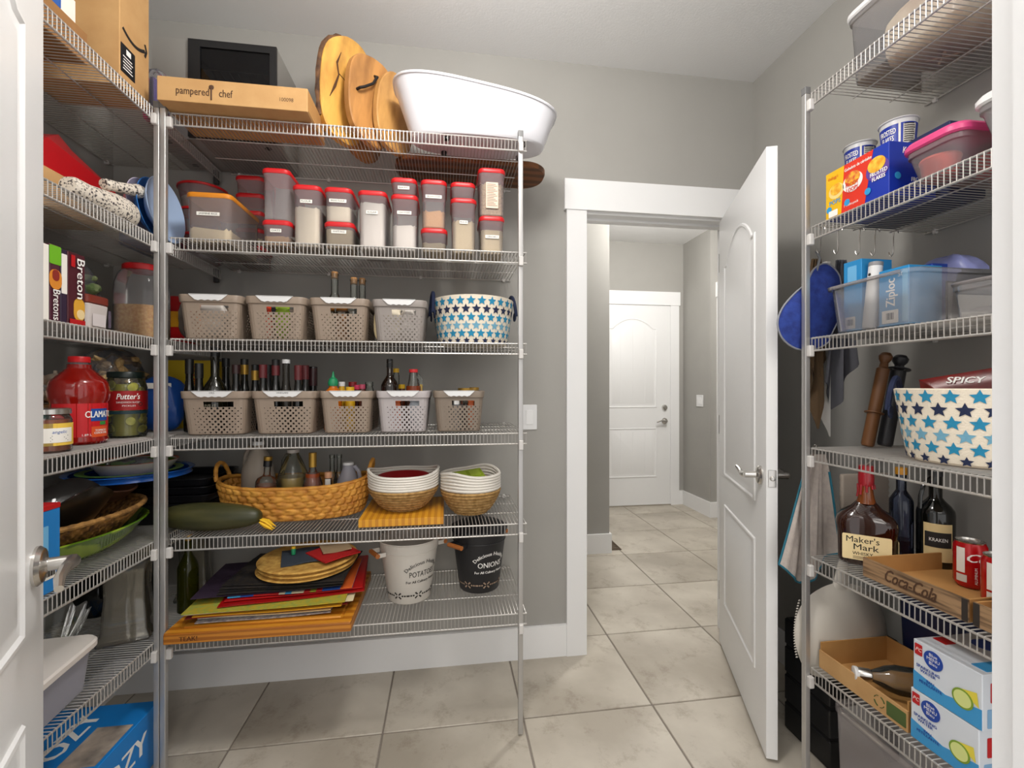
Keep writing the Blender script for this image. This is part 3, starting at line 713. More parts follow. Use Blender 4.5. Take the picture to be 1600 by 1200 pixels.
ROWS = [(.158, 'blue', .0178), (.128, 'navy', .0178), (.098, 'blue', .0178), (.068, 'pale', .0178), (.039, 'blue', .0175), (.013, 'navy', .0125)]
star_basket('round star print fabric basket with navy loop handles on the third back shelf', (x, y, z2), r * .83, r, .178, ROWS, 0, 0, rz=.15)
# ================================================================= fourth shelf bottles
MAROON = mat('maroon_capsule', '5a1c20', .4); GOLD = mat('gold_foil', 'b08a3c', .35, .7); BLKCAP = mat('black_cap', '161616', .35)
def slim(label, u, v, y, m=BLKGLASS, capm=BLKCAP, caph=.03, R=.0172, nr=.0115, lab=None, tilt=None):
    H_ = Z(u, v, y) - z3 - .004
    t = bottle('slim_bottle', label, 'bottle', (X(u, y), y, z3 + .005), bprof(R, H_, nr, H_ * .55, H_ * .72), m, group='bottles in the oil and vinegar baskets', n=18, rot=tilt)
    MB().lathe([(nr + .0004, H_ - caph), (nr + .0016, H_ - caph), (nr + .0016, H_ + .001), (nr, H_ + .002), (0, H_ + .002)], 18).build('capsule', capm, t)
    if lab: MB().lathe([(nr + .002, H_ - .055), (nr + .002, H_ - .02)], 18).build('neck_band', lab, t)
    return t
slim('dark bottle with a black pour spout closest to the corner post', 296, 562, 1.72, caph=.05)
slim('dark bottle with a grey ringed black cap right after the pour spout bottle', 311, 569, 1.71, caph=.05)
x, y = X(336, 1.735), 1.735
H_ = .285
t = bottle('wine_bottle', 'big round shouldered dark bottle rising above the oils basket', 'bottle', (x, y, z3 + .005), bprof(.0385, H_, .0135, .135, .195), mat('olive_bottle', '15140a', .07, coat=.5), (.0145, .03), BLKCAP)
text(t, 'LIVE', FACE(-.008, -.0372, .128), .018, mat('bottle_print', 'c8c0a8', .5), name='neck_lettering')
text(t, 'LIVE IT', FACE(0, -.0395, .09), .015, mat('bottle_print', 'c8c0a8', .5))
slim('black capped bottle behind the big round shouldered bottle', 353, 561, 1.82)
slim('plain black bottle between the big bottle and the gold banded one', 369, 571, 1.73, capm=mat('brown_capsule', '2c1414', .35))
slim('dark bottle with a broad gold neck band over the oils basket', 382, 562, 1.78, lab=GOLD)
slim('shorter dark bottle with a gold neck band over the vinegars basket', 399, 571, 1.78, lab=GOLD)
slim('maroon capped bottle closest to the gold banded bottles', 411, 571, 1.71, capm=MAROON, caph=.045)
slim('blue black bottle between two maroon capped bottles', 420, 571, 1.79)
slim('maroon banded bottle with a tall black top over the vinegars basket', 431, 563, 1.725, lab=MAROON, caph=.025)
slim('clear glass bottle with a white cap over the vinegars basket', 447, 563, 1.71, m=glass('grey_glass', 'b0aca4', .04, .12, '6a645c', 1.45), capm=WHITEP, caph=.012)
slim('maroon capped bottle right after the clear white capped bottle', 466, 572, 1.70, capm=MAROON, caph=.05)
slim('maroon capped bottle half hidden behind its maroon capped neighbour', 477, 572, 1.765, capm=MAROON, caph=.05)
slim('dark plum capped bottle at the squeeze bottle end of the vinegars basket', 489, 574, 1.80, capm=mat('plum_capsule', '38181c', .35), caph=.07, nr=.014)
x, y, r = circ(509, 532, y=1.715)
ORANGE = glass('orange_sauce', 'e88018', .1, .6, 'd06a10', 1.35)
t = bottle('squeeze_bottle', 'orange squeeze bottle with a green pointed cap', 'bottle', (x, y, z3 + .005), [(0, 0), (.028, 0), (.03, .004), (.03, .115), (.027, .14), (.016, .152), (.014, .155), (.014, .165), (0, .165)], mat('orange_plastic', 'c86a14', .25, coat=.3))
MB().lathe([(.0165, .160), (.017, .162), (.018, .172), (.014, .185), (.007, .19), (.004, .2), (.002, .212), (0, .212)], 18).build('cap', mat('green_cap', '1f8a5a', .4), t)
def small_jar(label, u, v, y, R, m, capm, zb=z3 + .005, group='small jars in the squeeze bottle basket', caph=.016):
    H_ = Z(u, v, y) - zb
    return bottle('small_jar', label, 'jar', (X(u, y), y, zb), [(0, 0), (R - .002, 0), (R, .002), (R, H_ - .03), (R * .8, H_ - .018), (R * .8, H_ - .004), (0, H_ - .004)], m, (R * .88, caph), capm, group=group, n=18)
YELC = mat('yellow_cap', 'e0b020', .4); PINKC = mat('pink_cap', 'c83058', .4)
small_jar('white capped jar just behind the orange squeeze bottle', 534, 597, 1.75, .013, mat('yellow_sauce', 'd8a820', .3), WHITEP)
small_jar('yellow capped jar in front of the white capped jar', 547, 605, 1.70, .017, mat('yellow_sauce', 'd8a820', .3), YELC)
small_jar('dark red capped jar in the squeeze bottle basket', 551, 597, 1.79, .017, mat('brown_sauce', '4a2012', .25), mat('dark_red_cap', '8a1c20', .4))
small_jar('pink capped jar beside the yellow capped jar', 558, 602, 1.745, .0125, mat('brown_sauce', '4a2012', .25), PINKC)
small_jar('rose and grey capped jar next to the clear glass shaker', 566, 601, 1.70, .0125, mat('brown_sauce', '4a2012', .25), mat('rose_cap', 'a84058', .4))
small_jar('clear glass shaker at the end of the squeeze bottle basket', 577, 597, 1.75, .017, GLASS, GLASS)
x, y, r = circ(595, 623, y=1.74)
H_ = Z(609, 565, 1.74) - z3 - .005
t = bottle('sauce_bottle', 'dark brown round shouldered bottle in the pale lilac grey basket', 'bottle', (x, y, z3 + .005), bprof(r, H_, .0105, .155, .2), mat('brown_glass', '1c0f08', .08, coat=.4), (.0115, .03), BLKCAP)
small_jar('yellow capped bottle behind the dark brown bottle', 619, 576, 1.83, .013, GLASS, YELC, group='small bottles in the lilac basket')
small_jar('yellow capped jar between the dark bottle and the red capped jug', 628, 601, 1.79, .014, mat('brown_sauce', '4a2012', .25), YELC, group='small bottles in the lilac basket')
small_jar('yellow capped jar behind the handle of the red capped jug', 656, 601, 1.80, .012, mat('yellow_sauce', 'd8a820', .3), YELC, group='small bottles in the lilac basket')
def jug(name, label, loc, R, H_, m, capm, fill=None, fm=None, rz=0, hr=.007, squash=.9, capr=.016, group=None):
    t = thing(name, label, 'jug', loc, rz, group)
    hs = H_ * .52
    MB().lathe([(0, 0), (R * .93, 0), (R, .005), (R, hs), (R * .93, hs + H_ * .1), (R * .62, hs + H_ * .28), (capr * 1.05, H_ * .93), (capr, H_ * .94), (capr, H_ * .97), (0, H_ * .97)], 28, sy=squash).build('body', m, t)
    if fill: MB().lathe([(0, .003), (R * .92, .004), (R * .96, .008), (R * .96, min(fill, hs)), (R * .9 if fill > hs else R * .96, fill), (0, fill)], 28, sy=squash).build('contents', fm, t)
    MB().tube([(capr * .8, 0, H_ * .9), (R * .6, 0, H_ * .9), (R * .92, 0, H_ * .8), (R * 1.0, 0, H_ * .66), (R * .94, 0, H_ * .52)], [hr * .9, hr, hr, hr, hr * .8], 8).build('handle', m, t)
    MB().lathe([(capr + .001, H_ * .945), (capr + .002, H_ * .95), (capr + .002, H_ * 1.0), (0, H_ * 1.0)], 20).build('cap', capm, t)
    return t
x, y = X(646, 1.72), 1.72
jug('syrup_jug', 'small handled syrup jug with a red cap in the pale lilac grey basket', (x, y, z3 + .005), .029, Z(643, 577, 1.72) - z3 - .005, GLASS, mat('jug_red_cap', 'c4262a', .4), .16, mat('amber_syrup', '7a3210', .2), capr=.014)
pouch('orange and red packet behind the hand slot of the pale lilac grey basket', 617, 1.682, z3 + .006, .045, .11, mat('orange_packet', 'c85a1c', .5), d=.02, seed=31)
pouch('silver blue packet behind the hand slot of the pale lilac grey basket', 650, 1.676, z3 + .006, .05, .11, mat('silver_packet', '9aa0a8', .4), d=.018, seed=32)
for u, v, y, R, lab in ((728, 603, 1.76, .032, 'wide gold lidded jar standing in the smallest dark taupe basket'), (741, 602, 1.84, .02, 'small gold lidded jar behind the wide gold lidded jar')):
    H_ = Z(u, v, y) - z3 - .006
    bottle('preserve_jar', lab, 'jar', (X(u, y), y, z3 + .005), [(0, 0), (R - .003, 0), (R, .003), (R, H_ - .02), (R * .9, H_ - .012), (0, H_ - .012)], GLASS, (R * .97, .016), GOLD, H_ * .6, mat('brown_sauce', '4a2012', .25))
bottle('tin', 'shiny tin lid seen through the hand slot of the smallest dark taupe basket', 'tin', (X(712, 1.69), 1.69, z3 + .005), [(0, 0), (.026, 0), (.027, .003), (.027, .103), (0, .103)], mat('tin_side', '8a8c90', .3, .6), (.0285, .014), STEEL)
pouch('orange carton seen through the hand slot of the smallest dark taupe basket', 736, 1.683, z3 + .006, .026, .11, mat('orange_packet', 'c85a1c', .5), d=.02, seed=33)
for u, m, lab in ((510, ORANGE, 'amber jar'), (531, mat('brown_sauce', '4a2012', .25), 'dark sauce jar')):
    pass
# ================================================================= fifth shelf
z4 = DZ[4] + E_
t = thing('marrow', 'dark green marrow with a yellow flower end lying on the fifth shelf', 'vegetable', (X(330, 1.68), 1.675, z4), 0, rot=(0, 0, -.12))
def mar(i, j):
    a = 2 * pi * i; q = j; q = (1 - cos(pi * j)) / 2; R = .0475 * (max(0, sin(pi * q)) ** .30) * (.92 + .14 * (1 - q)); rib = 1 + .012 * cos(10 * a)
    return (-.165 + .335 * q, R * rib * cos(a), .0475 + R * rib * sin(a) * .98)
MB().grid(mar, 40, 36, wrap=True).build('body', mat('marrow_green', '33341a', .45, col2='4b4826', nscale=14, stretch=(.5, 2, 2), bump=.1, bscale=40, nrange=(.4, .75)), t)
b = MB()
for k in range(6):
    a = k * pi / 3; b.tube([(.17, .008 * cos(a), .03 + .008 * sin(a)), (.19, .012 * cos(a), .022 + .011 * sin(a)), (.212, .022 * cos(a) * .7, .008 + .006 * sin(a))], [.006, .010, .003], 6, flat=.4)
b.build('flower', mat('yellow_flower', 'e6b822', .7), t)
# wicker basket
WICK = mat('water_hyacinth', 'd89c40', .65, col2='ac6c22', nscale=30, bump=.3, bscale=120, nrange=(.35, .7))
cx, cy = -.572, 1.838
cx, cy = -.568, 1.865
t = thing('wicker_basket', 'oval woven wicker basket of bottles on the fifth shelf', 'basket', (cx, cy, z4))
NB = 42
def wick(i, j):
    a = 2 * pi * i; hz = .118 + .02 * (abs(cos(a)) ** 3)
    k = .86 + .14 * j ** .7
    rows = 5; v = j * rows; row = int(min(v, rows - 1e-6)); f = v - row
    u = i * NB + .5 * (row % 2); fr = u - int(u)
    s = 1 - abs(2 * f - 1); ph = (fr + (.42 * abs(f - .5))) % 1
    dsp = .0105 * (abs(sin(pi * ph)) ** .6) * (.35 + .65 * min(1, s * 3)) * (1 if 0 < j < 1 else 0)
    c = lambda q, e=.85: (1 if q > 0 else -1) * abs(q) ** e
    return (((.272 * k) + dsp) * c(cos(a)), ((.145 * k) + dsp) * c(sin(a)), .002 + hz * j)
b = MB().grid(wick, 448, 42, wrap=True)
b.build('woven_wall', WICK, t, smooth=80)
MB().loft([[(x * .86, y * .86, .003) for x, y, z in ell(.25, .13, 0, 40)], [(x * .86, y * .86, .006) for x, y, z in ell(.25, .13, 0, 40)]]).build('base', WICK, t)
rim = [(.272 * (1 if cos(q) > 0 else -1) * abs(cos(q)) ** .85, .145 * (1 if sin(q) > 0 else -1) * abs(sin(q)) ** .85, .122 + .02 * abs(cos(q)) ** 3) for q in [2 * pi * k / 72 for k in range(72)]]
MB().tube(rim, [.0065 + .0012 * (k % 2) for k in range(72)], 8, closed=True).build('rim', WICK, t)
for s in (-1, 1):
    MB().tube([(s * (.268 + .012 * sin(pi * k / 14)), .052 * cos(pi * k / 14), .138 + .062 * sin(pi * k / 14)) for k in range(15)], [.007 + .001 * (k % 2) for k in range(15)], 8).build('handle', WICK, t)
zb = z4 + .008
MILK = glass('milky_plastic', 'e0dcd4', .3, .62, 'c0b4a6', 1.3)
jug('milk_jug', 'large cloudy plastic jug standing at the handle end of the wicker basket', (-.722, 1.892, zb), .062, .268, MILK, WHITEP, rz=2.7, hr=.012, capr=.019)
x, y, r = circ(396, 428, y=1.795)
WHISKY = mat('whisky_amber', 'a8521a', .12)
t = bottle('liqueur_bottle', 'amber bottle with a gold and black cap leaning in the wicker basket', 'bottle', (x, y, zb), [(0, 0), (.035, 0), (.038, .004), (.036, .13), (.031, .142), (.014, .152), (.0115, .16), (.0115, .2), (0, .2)], GLASS, None, None, .118, WHISKY, rot=(0, .07, 0))
MB().lathe([(.013, .185), (.0145, .186), (.0145, .207), (.0135, .208)], 20).build('cap_sleeve', BLKCAP, t); MB().lathe([(.0135, .208), (.0145, .21), (.0145, .222), (0, .223)], 20).build('cap', GOLD, t)
patch(t, 'label', mat('red_label', '9a2a18', .5), .03, .03, FACE(.012, -.0375, .075, .25), cyl=.037)
t = jug('cider_jug', 'big round clear jug of pale yellow liquid in the middle of the wicker basket', (X(458, 1.885), 1.885, zb), .056, .235, GLASS, mat('grey_cap', 'b8b0a8', .4), .13, mat('pale_cider', 'c4a660', .2), rz=2.6, squash=1, capr=.02)
x, y, r = circ(474, 503, y=1.80)
t = bottle('vinegar_bottle', 'wine vinegar bottle with a gold capsule and white label in the wicker basket', 'bottle', (x, y, zb), bprof(.036, .23, .0115, .1, .172), GLASS, None, None, .155, mat('red_vinegar', '8c3c14', .15))
MB().lathe([(.0125, .178), (.0138, .179), (.0138, .232), (0, .233)], 20).build('capsule', GOLD, t)
patch(t, 'label', LABELM, .075, .05, FACE(0, -.0365, .075), cyl=.0365); patch(t, 'red_mark', RED, .012, .022, FACE(-.012, -.0372, .078))
t = bottle('small_bottle', 'small brown bottle with a peach cap right of the wine vinegar', 'bottle', (X(513, 1.81), 1.81, zb), bprof(.021, .15, .011, .08, .112), mat('brown_vinegar', '3c1a0e', .12), (.013, .022), mat('peach_cap', 'd8a078', .5))
patch(t, 'label', LABELM, .022, .028, FACE(0, -.0135, .118), cyl=.0135)
for u, y, lab in ((519, 1.90, 'tall clear bottle behind the small brown bottle'), (530, 1.905, 'tall clear bottle tucked behind the cloudy small jug')):
    bottle('clear_bottle', lab, 'bottle', (X(u, y), y, zb), bprof(.021, .205, .009, .1, .15), GLASS, (.0105, .014), GLASS, .07, mat('pale_cider', 'c4a660', .2), group='clear bottles in the wicker basket')
jug('small_jug', 'small cloudy white jug with a white cap at the far end of the wicker basket', (X(544, 1.85), 1.85, zb), .043, .185, glass('cloudy_plastic', 'e4e4ea', .3, .5, 'c4c2cc', 1.3), WHITEP, rz=.1, hr=.008, capr=.018)
# butcher block
x0, x1 = X(560, 1.635), X(693, 1.635)
t = thing('striped_board', 'striped yellow butcher block board under the larger rope bowl', 'board', ((x0 + x1) / 2, 1.635 + .15, z4))
w = x1 - x0; ns = 26
for k in range(ns):
    xx = -w / 2 + (k + .5) * w / ns
    if k == 0: st = MB().box(-w / ns / 2, w / ns / 2, -.15, .15, 0, .026); so = [st.build('strip', mat('butcher_yellow', 'd89a28', .45), t, (xx, 0, 0), smooth=0), None]
    elif k == 1: so[1] = MB().box(-w / ns / 2, w / ns / 2, -.15, .15, 0, .0256).build('strip', mat('butcher_amber', 'c07f1e', .45), t, (xx, 0, 0), smooth=0)
    else:
        c = so[k % 2].copy(); COL.objects.link(c); c.location = (xx, 0, 0)
# rope bowls
JUTE = mat('jute_rope', 'b8935c', .85, col2='94703c', nscale=60, bump=.3, bscale=200); COTTON = mat('white_rope', 'ddd8cf', .9, bump=.3, bscale=200)
def rope_bowl(label, x, y, z, R, H_, sadd, rz):
    t = thing('rope_bowl', label, 'bowl', (x, y, z), rz, 'rope bowls with white bands')
    def prof(q): return R * (.42 + .58 * min(1, q / .55) ** .55)
    rr_ = H_ / 26
    def coil(b, zc, rc, r, tw, a_end=1, n=200):
        pts = []
        for i in range(n):
            a = 2 * pi * i / n; k = abs(cos(a)) ** 6
            zz = zc + (sadd * k * max(0, (zc / H_ - .6) / .4)); rq = rc * (1 + .035 * k * max(0, (zc / H_ - .6) / .4))
            pts.append((rq * cos(a), rq * sin(a), zz))
        b.tube(pts, [r * (1 + (.14 * sin(i * pi * 2 / 5) if tw else 0)) for i in range(n)], 6, closed=True)
    b = MB(); zc = rr_
    while zc < H_ * .64: coil(b, zc, prof(zc / H_), rr_ * 1.02, True); zc += 2 * rr_
    b.build('jute_coils', JUTE, t)
    b = MB()
    while zc < H_: coil(b, zc, prof(zc / H_), rr_ * 1.05, False, n=72); zc += 1.7 * rr_
    b.build('white_band', COTTON, t)
    MB().lathe([(0, .002), (R * .46, .002), (R * .46, .006), (0, .006)], 32).build('base', JUTE, t)
    return t
x, y, r = circ(570, 690, y=1.785)
rope_bowl('larger jute rope bowl with a white band, standing on the striped board', x, y, z4 + .0265, r * .885, .135, .018, .1)
bw = MB().lathe([(0, 0), (.05, 0), (.055, .004), (.085, .045), (.095, .06), (.097, .062), (.095, .063), (.05, .012), (0, .008)], 36).build('red_bowl', mat('dark_red_glaze', '8a1416', .3), None, (x, y, z4 + .0265 + .062))
tag(bw, 'dark red bowl nested in the larger rope bowl', 'bowl')
x, y, r = circ(684, 786, y=1.79)
rope_bowl('smaller jute rope bowl with a white band, standing directly on the wire shelf', x, y, z4, r * .885, .152, .016, .9)
t = carton('green_box', 'flat lime green box tilted in the smaller rope bowl', 'box', (.115, .09, .018), mat('lime_card', '8aa018', .5), (x - .008, y - .0, z4 + .130), rot=(.16, -.10, .15))
for k in (-1, 1): patch(t, 'panel_print', mat('pale_lime', 'a2b63a', .5), .04, .06, TR(k * .026, 0, .0185))
tag(MB().rbox(.045, .05, .012, .003, .002).build('biscuit_packet', mat('tan_packet', 'b89058', .6), None, (x + .045, y + .012, z4 + .124), (0, .2, .2)), 'small tan packet beside the lime green box in the rope bowl', 'packet')
# dark baking trays behind
for k in range(3):
    b = MB(); w, d = .30 - .01 * k, .27 - .005 * k
    b.loft([rr(w - .03, d - .03, .02, .001), rr(w - .004, d - .004, .03, .026), rr(w + .01, d + .01, .03, .028), rr(w + .01, d + .01, .03, .030), rr(w - .008, d - .008, .03, .027), rr(w - .034, d - .034, .02, .004)])
    o = b.build('baking_tray', mat('dark_steel', '1e1e22', .35, .4), None, (-.985, 1.892, z4 + .0735 + k * .0285))
    tag(o, ['lowest', 'middle', 'topmost'][k] + ' dark baking tray in the corner stack behind the marrow', 'tray', 'dark baking trays in the corner')
tag(MB().rbox(.26, .25, .072, .02, .004).build('roasting_pan', mat('black_enamel', '141417', .3), None, (-.985, 1.892, z4)), 'black roasting pan under the dark baking trays in the corner', 'pan')
# ================================================================= lowest shelf
z5 = DZ[5] + E_
TEAK = mat('teak_wood', 'd08c28', .42, col2='ac6614', nscale=5, wave='Y', stretch=(.18, 1.6, 1)); TEAKD = mat('teak_edge', 'c07c28', .45, col2='9c5c18', nscale=8, wave='Z', stretch=(.25, 1, 2))
bx0, bx1, by0, by1 = -.880, -.312, 1.568, 1.985
t = thing('teak_board', 'large teak carving board with a juice groove on the lowest shelf', 'board', ((bx0 + bx1) / 2, (by0 + by1) / 2, z5))
w, d, h = bx1 - bx0, by1 - by0, .034
MB().rbox(w, d, h - .004, .006, .002).build('slab', TEAKD, t)
b = MB(); g0, g1 = .03, .042
def ringz(e, zz): return rr(w - 2 * e, d - 2 * e, .006 + (0), zz, 2)
b.loft([ringz(.0005, h - .0039), ringz(.001, h), ringz(g0, h), ringz(g0 + .004, h - .0032), ringz(g1 - .004, h - .0032), ringz(g1, h), ringz(w * .0 + .2, h)], c0=False, c1=True)
b.build('grooved_top', TEAK, t, smooth=20)
text(t, 'TEAK!', FACE(-w / 2 + .075, -d / 2 - .0006, .015), .02, mat('burnt_brown', '5a3008', .8), bold=.0006)
def placemat(label, w, d, zc, x, y, rz, m, amp=.004, seed=0, th=.0028, fringe=None, cols=None, curl=0, cat='placemat'):
    t = MB(); rd = random.Random(seed); p = [rd.uniform(0, 6) for _ in range(4)]
    def hgt(i, j): return amp * (sin(3.1 * i * 2 + p[0]) * .6 + .4 * sin(5 * j + p[1]) + .5 * sin(2 * i + 4 * j + p[2])) + curl * max(0, (i - .75) / .25) ** 2
    nu, nv = 20, 14
    top = [[((i / nu - .5) * w, (j / nv - .5) * d, hgt(i / nu, j / nv) + th) for i in range(nu + 1)] for j in range(nv + 1)]
    vs = [q for r in top for q in r]; n1 = len(vs); vs += [(a, b_, c - th) for a, b_, c in vs]
    W1 = nu + 1; fs = []; mi = []
    for j in range(nv):
        for i in range(nu):
            fs.append((j * W1 + i, j * W1 + i + 1, (j + 1) * W1 + i + 1, (j + 1) * W1 + i)); mi.append((cols[(i * len(cols)) // nu] if cols else 0))
            fs.append(tuple(n1 + k for k in (j * W1 + i, (j + 1) * W1 + i, (j + 1) * W1 + i + 1, j * W1 + i + 1))); mi.append(0)
    for i in range(nu):
        for j in (0, nv): fs.append((j * W1 + i, j * W1 + i + 1, n1 + j * W1 + i + 1, n1 + j * W1 + i)); mi.append((cols[(i * len(cols)) // nu] if cols else 0))
    for j in range(nv):
        for i in (0, nu): fs.append((j * W1 + i, (j + 1) * W1 + i, n1 + (j + 1) * W1 + i, n1 + j * W1 + i)); mi.append(0)
    t.v = vs; t.f = [list(f) for f in fs]; t.m = mi
    o = t.build('placemat' if cat == 'placemat' else cat, m, None, (x, y, zc), (0, 0, rz), smooth=60)
    return tag(o, label, cat, 'placemats piled on the teak board' if cat == 'placemat' else None)
fab = lambda n, c, c2=None: mat(n, c, .9, col2=c2, nscale=60, bump=.3, bscale=220)
zc = z5 + .0355 + .004; cxm, cym = -.585, 1.80
layers = [
 ('grey and white ribbed placemat lowest in the pile on the teak board', .42, .30, -.02, -.03, .03, fab('grey_weave', '8c8890', 'c8c4c0')),
 ('second grey white fringed placemat, on the ribbed one', .41, .29, -.02, -.025, .0, fab('pale_weave', 'b8b0a4', 'd8d0c4')),
 ('cream placemat above the grey white ones', .44, .30, -.02, -.03, -.02, fab('cream_weave', 'd8c08c')),
 ('dark red placemat low in the pile', .50, .30, -.01, -.03, .06, fab('dark_red_weave', '7a1612')),
 ('golden yellow placemat with a turned corner', .46, .31, .0, -.04, .02, fab('gold_weave', 'd89a18')),
 ('large cream placemat with a curved front edge', .52, .33, .0, -.02, .05, fab('ivory_weave', 'd8cca4')),
 ('mustard green placemat in the middle of the pile', .50, .31, -.01, -.045, .03, fab('mustard_weave', 'b49a20', '8c9a40')),
 ('deep red shiny placemat sticking out beside the white bucket', .46, .34, .05, .01, .12, mat('red_vinyl', '9c1010', .35)),
 ('second red placemat lying on the deep red one', .44, .32, .055, .02, .10, mat('red_vinyl2', 'b41414', .35)),
]
for k, (lab, w, d, ox, oy, rz, m) in enumerate(layers):
    placemat(lab, w, d, zc, cxm + ox, cym + oy, rz, m, amp=.0025, seed=1, curl=0); zc += .0068
cl = [mat('stripe_sky', '3a98c8', .8), mat('stripe_blue', '1c4a9c', .8), mat('stripe_red', 'b81818', .8), mat('stripe_cream', 'd8ccae', .8), mat('stripe_olive', '94962a', .8), mat('stripe_orange', 'd8601c', .8)]
placemat('striped placemat in blue, red and cream blocks', .40, .28, zc, cxm + .05, cym - .0, .05, cl, amp=.0025, seed=1, cols=[0, 1, 1, 2, 2, 2, 3, 0, 3, 2, 4, 2, 1, 1, 5, 5]); zc += .0068
placemat('dark purple placemat over the striped one', .47, .30, zc, cxm - .03, cym + .01, .08, fab('purple_weave', '2a1830'), amp=.0025, seed=1); zc += .0068
for k in range(4):
    placemat(['lowest', 'second lowest', 'third', 'uppermost'][k] + ' black ribbed placemat under the round straw mats', .40, .29, zc, cxm + .02 + .006 * k, cym + .005 * (k % 2), .04 - .03 * k, fab('black_weave', '17151a', '2a2218'), amp=.0025, seed=1); zc += .0068
STRAW = mat('straw', 'd4aa58', .85, col2='b4853a', nscale=50, bump=.3, bscale=160)
zc += .003
for k in range(5):
    b = MB(); R = .172 - .004 * (k % 2); prof = [(0, 0), (R - .004, 0), (R, .003)]
    for q in range(24): prof.append((R - (q + .5) * R / 24, .0068 if q % 2 else .0052))
    prof.append((0, .006)); b.lathe(prof, 56)
    o = b.build('round_mat', STRAW, None, (-.515 + .004 * (k % 3), 1.80 + .004 * (k % 2), zc)); zc += .0072
    tag(o, ['lowest', 'second lowest', 'middle', 'fourth', 'uppermost'][k] + ' round braided straw mat on top of the placemat pile', 'placemat', 'round straw mats')
placemat('folded dark blue napkin on the round straw mats', .13, .15, zc + .004, -.53, 1.775, .3, fab('slate_cloth', '333c48'), amp=.003, seed=5, th=.006, cat='napkin')
placemat('folded bright red napkin with a corner over the straw mats', .14, .14, zc + .013, -.415, 1.77, .75, fab('red_cloth', 'b01010'), amp=.002, seed=6, th=.005, cat='napkin')
placemat('beige lace doily lying on the red napkin', .10, .10, zc + .0215, -.415, 1.80, .4, fab('lace', 'a89070'), amp=.002, seed=7, th=.004, cat='doily')
bottle('ornament', 'small green capped ornament standing on the dark blue napkin', 'ornament', (-.555, 1.77, zc + .0145), [(0, 0), (.007, 0), (.008, .018), (.006, .024), (0, .026)], mat('green_cap', '1f8a5a', .4), (.007, .006), YELC)
# produce buckets
def bucket(label, x, y, R0, R1, H_, m, ink, word, lidm, arot):
    rz = .5 if word == 'POTATOES' else .75; arot -= rz
    t = thing('produce_bucket', label, 'bucket', (x, y, z5), rz, 'produce buckets')
    MB().lathe([(0, 0), (R0 - .003, 0), (R0, .004), (R1, H_ - .003), (R1 + .003, H_), (R1 + .001, H_ + .003), (R1 - .003, H_), (R0 - .004, .006), (0, .006)], 48).build('body', m, t)
    q = (H_ - .035) / H_; rq = R0 + (R1 - R0) * q
    MB().tube([((rq + .001) * cos(2 * pi * k / 48), (rq + .001) * sin(2 * pi * k / 48), H_ - .035) for k in range(48)], .0016, 5, closed=True).build('ridge', m, t)
    for s in (-1, 1):
        ax = s * (R1 - .004)
        for yy in (-.032, .032): MB().rbox(.036, .006, .016, .002, .001, TR(ax + s * .016, yy, H_ - .045)).build('handle_arm', m, t)
        MB().tube([(ax + s * .03, -.036, H_ - .037), (ax + s * .03, .036, H_ - .037)], .0085, 12).build('handle_grip', mat('handle_wood', 'a8622a', .6), t)
    def surf(aa, zz, e=.0008): r = R0 + (R1 - R0) * zz / H_ + e; return (r * sin(aa), -r * cos(aa), zz)
    b = MB()
    for s, sz, zz, wd, arc in (('Delicious Healthy', .02, .158, .15, .09), (word, .03, .114, .105, None), ('For All Culinary Needs', .014, .086, .13, None)):
        vs, fs = text_mesh(s, sz, width=wd, bold=.0003)
        if arc: vs = [((arc + yv) * sin(xv / arc), (arc + yv) * cos(xv / arc) - arc, zv) for xv, yv, zv in vs]
        b.add([surf(arot + xv / ((R0 + R1) / 2), zz + yv, .0008 + zv) for xv, yv, zv in vs], fs)
    b.build('lettering', ink, t, smooth=0)
    b = MB()
    for gidx in range(7):
        ac = arot - .15 + (gidx - 3) * .9
        for k in range(-4, 5):
            if abs(k) <= 1: continue
            a = ac + .105 * (k if abs(k) < 4 else k); pts = [(0, 0)] + [(.0035 * cos(q * pi / 4), .0035 * sin(q * pi / 4)) for q in range(8)]
            b.add([surf(a + px / R0, .034 + py) for px, py in pts], [(0, q + 1, (q + 1) % 8 + 1) for q in range(8)])
        for q in range(4):
            an = pi / 4 + q * pi / 2; pts = [(.004, .0022), (.016, .003), (.016, -.003), (.004, -.0022)]
            b.add([surf(ac + (px * cos(an) - py * sin(an)) / R0, .034 + px * sin(an) + py * cos(an)) for px, py in pts], [(0, 1, 2, 3)])
    b.build('vent_holes', mat('hole_dark', '2a2622', .9) if word == 'POTATOES' else mat('hole_light', '9a8470', .9), t, smooth=0)
    if lidm:
        MB().lathe([(R1 + .004, 0), (R1 + .007, .002), (R1 + .006, .007), (R1 * .8, .020), (R1 * .3, .03), (0, .031)], 48, TR(.005, .006, H_ + .0035)).build('lid', lidm, t)
        MB().tube([(-.022, .006, H_ + .031), (-.018, .006, H_ + .05), (.02, .006, H_ + .05), (.026, .006, H_ + .031)], .005, 8).build('lid_handle', lidm, t)
    return t
x, y, r1 = circ(589, 689, y=1.80)
x, y, r1 = circ(589, 689, y=1.81)
BW = mat('bucket_white', 'cfcac2', .4); BB = mat('bucket_black', '1a1a1e', .45)
bucket('white metal potato bucket with wooden handles on the lowest shelf', x, y, .080, .113, .228, BW, mat('grey_ink', '3a3632', .6), 'POTATOES', None, .62)
x2, y2, r2 = circ(704, 793, y=1.86)
bucket('black metal onion bucket with a lid and wooden handles on the lowest shelf', x2, y2, .080, .110, .232, BB, WHITEINK, 'ONIONS', BB, .42)
